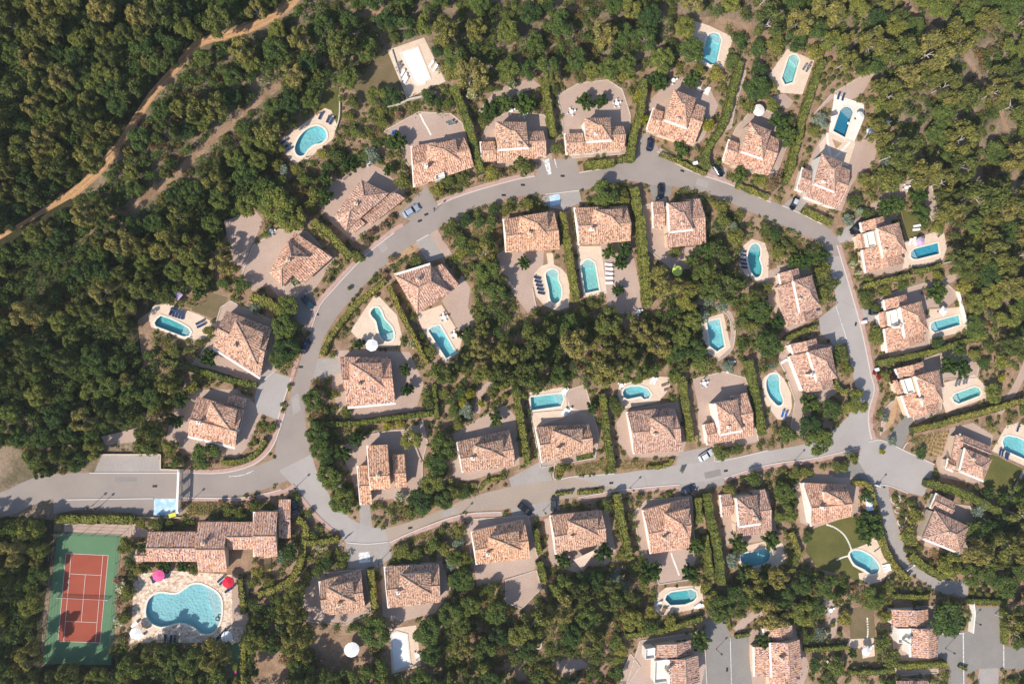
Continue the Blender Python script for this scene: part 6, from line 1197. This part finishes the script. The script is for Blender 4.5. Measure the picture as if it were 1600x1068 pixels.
def far_enough(x, y, r, k_=.60):
    cx, cy = int(x // 40), int(y // 40)
    for i in (-1, 0, 1):
        for j in (-1, 0, 1):
            for (a, b, q) in cell.get((cx + i, cy + j), ()):
                if (a - x) ** 2 + (b - y) ** 2 < (k_ * (q + r)) ** 2: return False
    return True
TREES = []
for zn, (poly, pf, wh) in ZONES.items():
    xs = [p[0] for p in poly]; ys = [p[1] for p in poly]; tries = int((max(xs) - min(xs)) * (max(ys) - min(ys)) / 12)
    for k in range(tries):
        x, y = rng.uniform(min(xs), max(xs)), rng.uniform(min(ys), max(ys))
        if x < -38 or x > 1638 or y < -38 or y > 1106 or not inside((x, y), poly): continue
        big = k < tries * .35
        kind = 'pine' if rng.random() < pf else 'oak'
        r = rng.uniform(17, 28) if (big and kind == 'pine') else (rng.uniform(13, 21) if big else rng.uniform(7, 14))
        if occ_at(x, y, r * .45) or not far_enough(x, y, r, .72 if zn in ('C', 'C2', 'S') else .64 if zn in ('NW', 'SW', 'SW2') else (.74 if zn == 'W' else .78)): continue
        cell.setdefault((int(x // 40), int(y // 40)), []).append((x, y, r)); TREES.append((r, x, y, kind, zn, wh))
TREES.sort(reverse=True)
TNE = ('NE', 'E', 'SE', 'NEgap')
for r, x, y, kind, zn, wh in TREES:
    rm = r / 5.86
    if NT[kind] >= 295: 
        if zn in ('NW', 'SW', 'C', 'S', 'SW2', 'W') or rng.random() < .5: REST.append((x, y, r))
        continue
    NT[kind] += 1
    if kind == 'pine':
        h = rm * rng.uniform(1.7, 2.3) + (5.0 if zn in TNE else 2.2)
        sz = 'broad' if rm > 4 else ('mid-sized' if rm > 2.8 else 'slender')
        w_, hn, d = nearest(P(x, y)); near = d < 24
        plant('pine', x, y, r, None, h, 'pine_tree', f'{sz} olive green pine {w_} {hn}' if near else f'{sz} olive green pine {wh}', 'pine', 'pines ' + wh, trunk='pinepale' if zn in TNE else 'pine', zc=h * .72)
    else:
        h = rm * rng.uniform(1.25, 1.6) + 1.2
        sz = 'broad' if rm > 2.9 else ('mid-sized' if rm > 2.0 else 'small')
        w_, hn, d = nearest(P(x, y)); near = d < 24
        plant('oak', x, y, r, None, h, 'oak_tree', f'{sz} dark green oak {w_} {hn}' if near else f'{sz} dark green oak {wh}', 'oak', 'oaks ' + wh, trunk='oak', zc=h * .7)
# undergrowth and garden ground cover: nobody could count it
def scrub(name, label, spots, m, seed):
    V = []
    g = random.Random(seed)
    for k, (x, y, r) in enumerate(spots):
        p = P(x, y); rm = r / 5.86 * 1.1; h = rm * g.uniform(.7, 1.3)
        cl = [((p.x + g.uniform(-.5, .5) * rm, p.y + g.uniform(-.5, .5) * rm, h * g.uniform(.3, .6)), rm * g.uniform(.4, .65)) for _ in range(3)]
        V.append(leafcloud(cl, 120, .17, seed + k, .4, .55, .9))
    o = ob(name, quadmesh(name, np.concatenate(V), M[m])); tag(o, label, name.replace('_', ' ')); o['kind'] = 'stuff'
und = {'oak': [], 'dry': [], 'bush': []}
for k in range(16000):
    x, y = rng.uniform(-35, 1635), rng.uniform(-35, 1103); zn = next((z for z, q in ZONES.items() if inside((x, y), q[0])), None)
    if zn is None: continue
    r = rng.uniform(5, 11)
    if occ_at(x, y, r * .5): continue
    q = rng.random(); wv = math.sin(x * .021 + 1.3) + math.sin(y * .027 + x * .008)
    if zn in ('NW', 'SW'): c = 'oak' if q < .8 else 'bush'
    elif zn in ('NE', 'E', 'SE', 'NEgap', 'W', 'N'): c = 'dry' if (q < .4 and wv > .1) else ('bush' if q < .7 else 'oak')
    else: c = 'oak' if q < .55 else ('bush' if q < .85 else 'dry')
    if zn != 'NW' and zn != 'C' and rng.random() < .2: continue
    und[c].append((x, y, r))
scrub('undergrowth', 'dark green undergrowth between the trees of the woods', und['oak'], 'oak', 500)
V_ = []
for k, (x, y, r) in enumerate(REST):
    rm = r / 5.86; h = rm * rng.uniform(1.2, 1.7); p = P(x, y, h * .7)
    V_.append(leafcloud([((p.x + rng.uniform(-.55, .55) * rm, p.y + rng.uniform(-.55, .55) * rm, h * rng.uniform(.55, .9)), rm * rng.uniform(.35, .55)) for _ in range(5)], 40, .2, 3000 + k, .4, .6, .9))
o = ob('young_trees', quadmesh('young_trees', np.concatenate(V_), M['oak'])); tag(o, 'smaller trees filling the gaps of the woods', 'young trees'); o['kind'] = 'stuff'
scrub('dry_scrub', 'brown dry scrub on the open forest floor', und['dry'], 'dry', 9000)
scrub('low_scrub', 'olive green low scrub on the forest floor', und['bush'], 'bush', 15000)
# garden bushes wherever a bed is left free
BUSH = []; cellb = {}
for k in range(32000):
    x, y = rng.uniform(180, 1600), rng.uniform(60, 1068)
    if any(inside((x, y), q[0]) for q in ZONES.values()): continue
    r = rng.uniform(10, 16) if k < 2500 else rng.uniform(6, 12) if k < 9000 else rng.uniform(2.5, 6)
    if occ_at(x, y, r * .45): continue
    cx, cy = int(x // 24), int(y // 24)
    if any((a - x) ** 2 + (b - y) ** 2 < (.66 * (q + r)) ** 2 for i in (-1, 0, 1) for j in (-1, 0, 1) for a, b, q in cellb.get((cx + i, cy + j), ())): continue
    cellb.setdefault((cx, cy), []).append((x, y, r)); BUSH.append((r, x, y))
BUSH.sort(reverse=True); nb = 0; left = []
for r, x, y in BUSH:
    q = rng.random()
    if nb >= 290: left.append((x, y, r)); continue
    nb += 1; p = P(x, y); w_, hn, d = nearest(p); kind = 'bush' if q < .5 else ('darkbush' if q < .88 else ('dry' if q < .94 else 'silver'))
    ds = {'bush': 'leafy olive bush', 'darkbush': 'dark green bush', 'dry': 'brownish dry bush', 'silver': 'silvery bush'}[kind]
    plant(kind, x, y, r * 1.15, None, r / 5.86 * rng.uniform(1.0, 1.7), 'garden_bush', f'{sizeword(r / 5.86 + .4)}{ds} {w_} {hn}', 'bush', 'bushes in the garden beds', False, zc=r / 5.86 * .6)
scrub('ground_cover', 'small mixed plants covering the garden beds between the villas', [s for i, s in enumerate(left) if i % 3 < 2], 'bush', 40000)
scrub('bed_planting', 'dark green low planting in the garden beds between the villas', [s for i, s in enumerate(left) if i % 3 == 2], 'oak', 60000)
cov = {'bush': [], 'dry': [], 'oak': []}
for k in range(9000):
    x, y = rng.uniform(180, 1600), rng.uniform(40, 1068); r = rng.uniform(4, 15)
    if occ_at(x, y, r * .5) or any(inside((x, y), ZONES[z][0]) for z in ('NW', 'W', 'SW', 'N', 'NE', 'E', 'C', 'SE')): continue
    if math.sin(x * .05 + 2) + math.sin(y * .06 + x * .013) < -1.0: continue
    q = rng.random(); cov['bush' if q < .5 else ('dry' if q < .75 else 'oak')].append((x, y, r))
def carpet(name, label, spots, m, seed):
    V = []
    for k, (x, y, r) in enumerate(spots):
        p = P(x, y); rm = r / 5.86; V.append(leafcloud([((p.x, p.y, .05), rm)], 42, .16, seed + k, .8, .15, .28))
    o = ob(name, quadmesh(name, np.concatenate(V), M[m])); tag(o, label, name.replace('_', ' ')); o['kind'] = 'stuff'
carpet('low_herbs', 'olive low herbs spreading over the garden beds', cov['bush'], 'bush', 70000); carpet('dry_herbs', 'dry tan herbs spreading over the garden beds', cov['dry'], 'dry', 80000); carpet('ivy', 'dark green creeping plants over the garden beds', cov['oak'], 'oak', 90000)
# lavender rows
LAVM = quadmesh('lavender_plant', leafcloud([((0, 0, .18), .3)], 500, .06, 5, .5, .6, .8), M['bush'])
def lavender(quad, nx, ny, wh, m=LAVM):
    for i in range(nx):
        for j in range(ny):
            u, v = (i + .5 + rng.uniform(-.12, .12)) / nx, (j + .5) / ny
            x = (quad[0][0] * (1 - u) + quad[1][0] * u) * (1 - v) + (quad[3][0] * (1 - u) + quad[2][0] * u) * v; y = (quad[0][1] * (1 - u) + quad[1][1] * u) * (1 - v) + (quad[3][1] * (1 - u) + quad[2][1] * u) * v
            p = P(x, y); o = thing('lavender_plant', f'small lavender tuft {wh}', 'lavender', (p.x, p.y, 0), rng.random() * 6, 'lavender ' + wh, m); s = rng.uniform(1.3, 1.8); o.scale = (s, s, s)
lavender([(293,784),(340,784),(337,804),(293,806)], 13, 5, 'in the bed just inside the entrance gate'); lavender([(897,728),(948,716),(952,733),(897,742)], 13, 4, 'in the bed below the rectangular pool villa'); lavender([(968,720),(1040,722),(1040,729),(968,735)], 15, 3, 'in the bed below the long white gable')
lavender([(1428,684),(1484,670),(1470,714),(1416,690)], 11, 6, 'in the terraced bed beside the plaza'); lavender(LAVQ[4], 9, 3, 'in the bed on the southern bend'); lavender(LAVQ[5], 4, 4, 'in the ochre bed below the kidney pool'); lavender(LAVQ[7], 5, 5, 'in the ochre bed right of the pale drive')
# labels that several plants would share are told apart by their distance from the villa they name
by = {}
for o in COL.objects:
    if o.parent is None and o.get('label') and any(h[2] in o['label'] for h in HOUSEPOS) and o.get('category') in ('tree', 'shrub', 'bush', 'plant', 'palm', 'pine', 'oak'): by.setdefault(o['label'], []).append(o)
OR2 = ['nearest', 'second nearest', 'third nearest', 'fourth nearest', 'fifth nearest', 'sixth nearest', 'seventh nearest', 'eighth nearest', 'ninth nearest', 'tenth nearest', 'eleventh nearest', 'twelfth nearest']
for lab, L in by.items():
    if len(L) < 2: continue
    hp = max((h for h in HOUSEPOS if h[2] in lab), key=lambda h: len(h[2])); L.sort(key=lambda o: (o.location.x - hp[0]) ** 2 + (o.location.y - hp[1]) ** 2)
    for k, o in enumerate(L):
        sfx = ('nearer one' if k == 0 else 'farther one') if len(L) == 2 else (OR2[k] if k < len(OR2) else 'far out')
        if k >= len(OR2) - 0: o['label'] = lab + ', farther out'
        else: o['label'] = lab + ', ' + sfx

for o in COL.objects:
    if o.parent is None and o.get('label'):
        l = o['label']
        for wd in ('smooth ', 'dense ', 'round ', 'leafy ', 'loose ', 'garden ', 'clipped ', 'small ', 'leaved ', 'pale ', 'dark ', 'mid-sized ', 'flowering '):
            if len(l.split()) <= 16: break
            l = l.replace(wd, '', 1)
        o['label'] = l
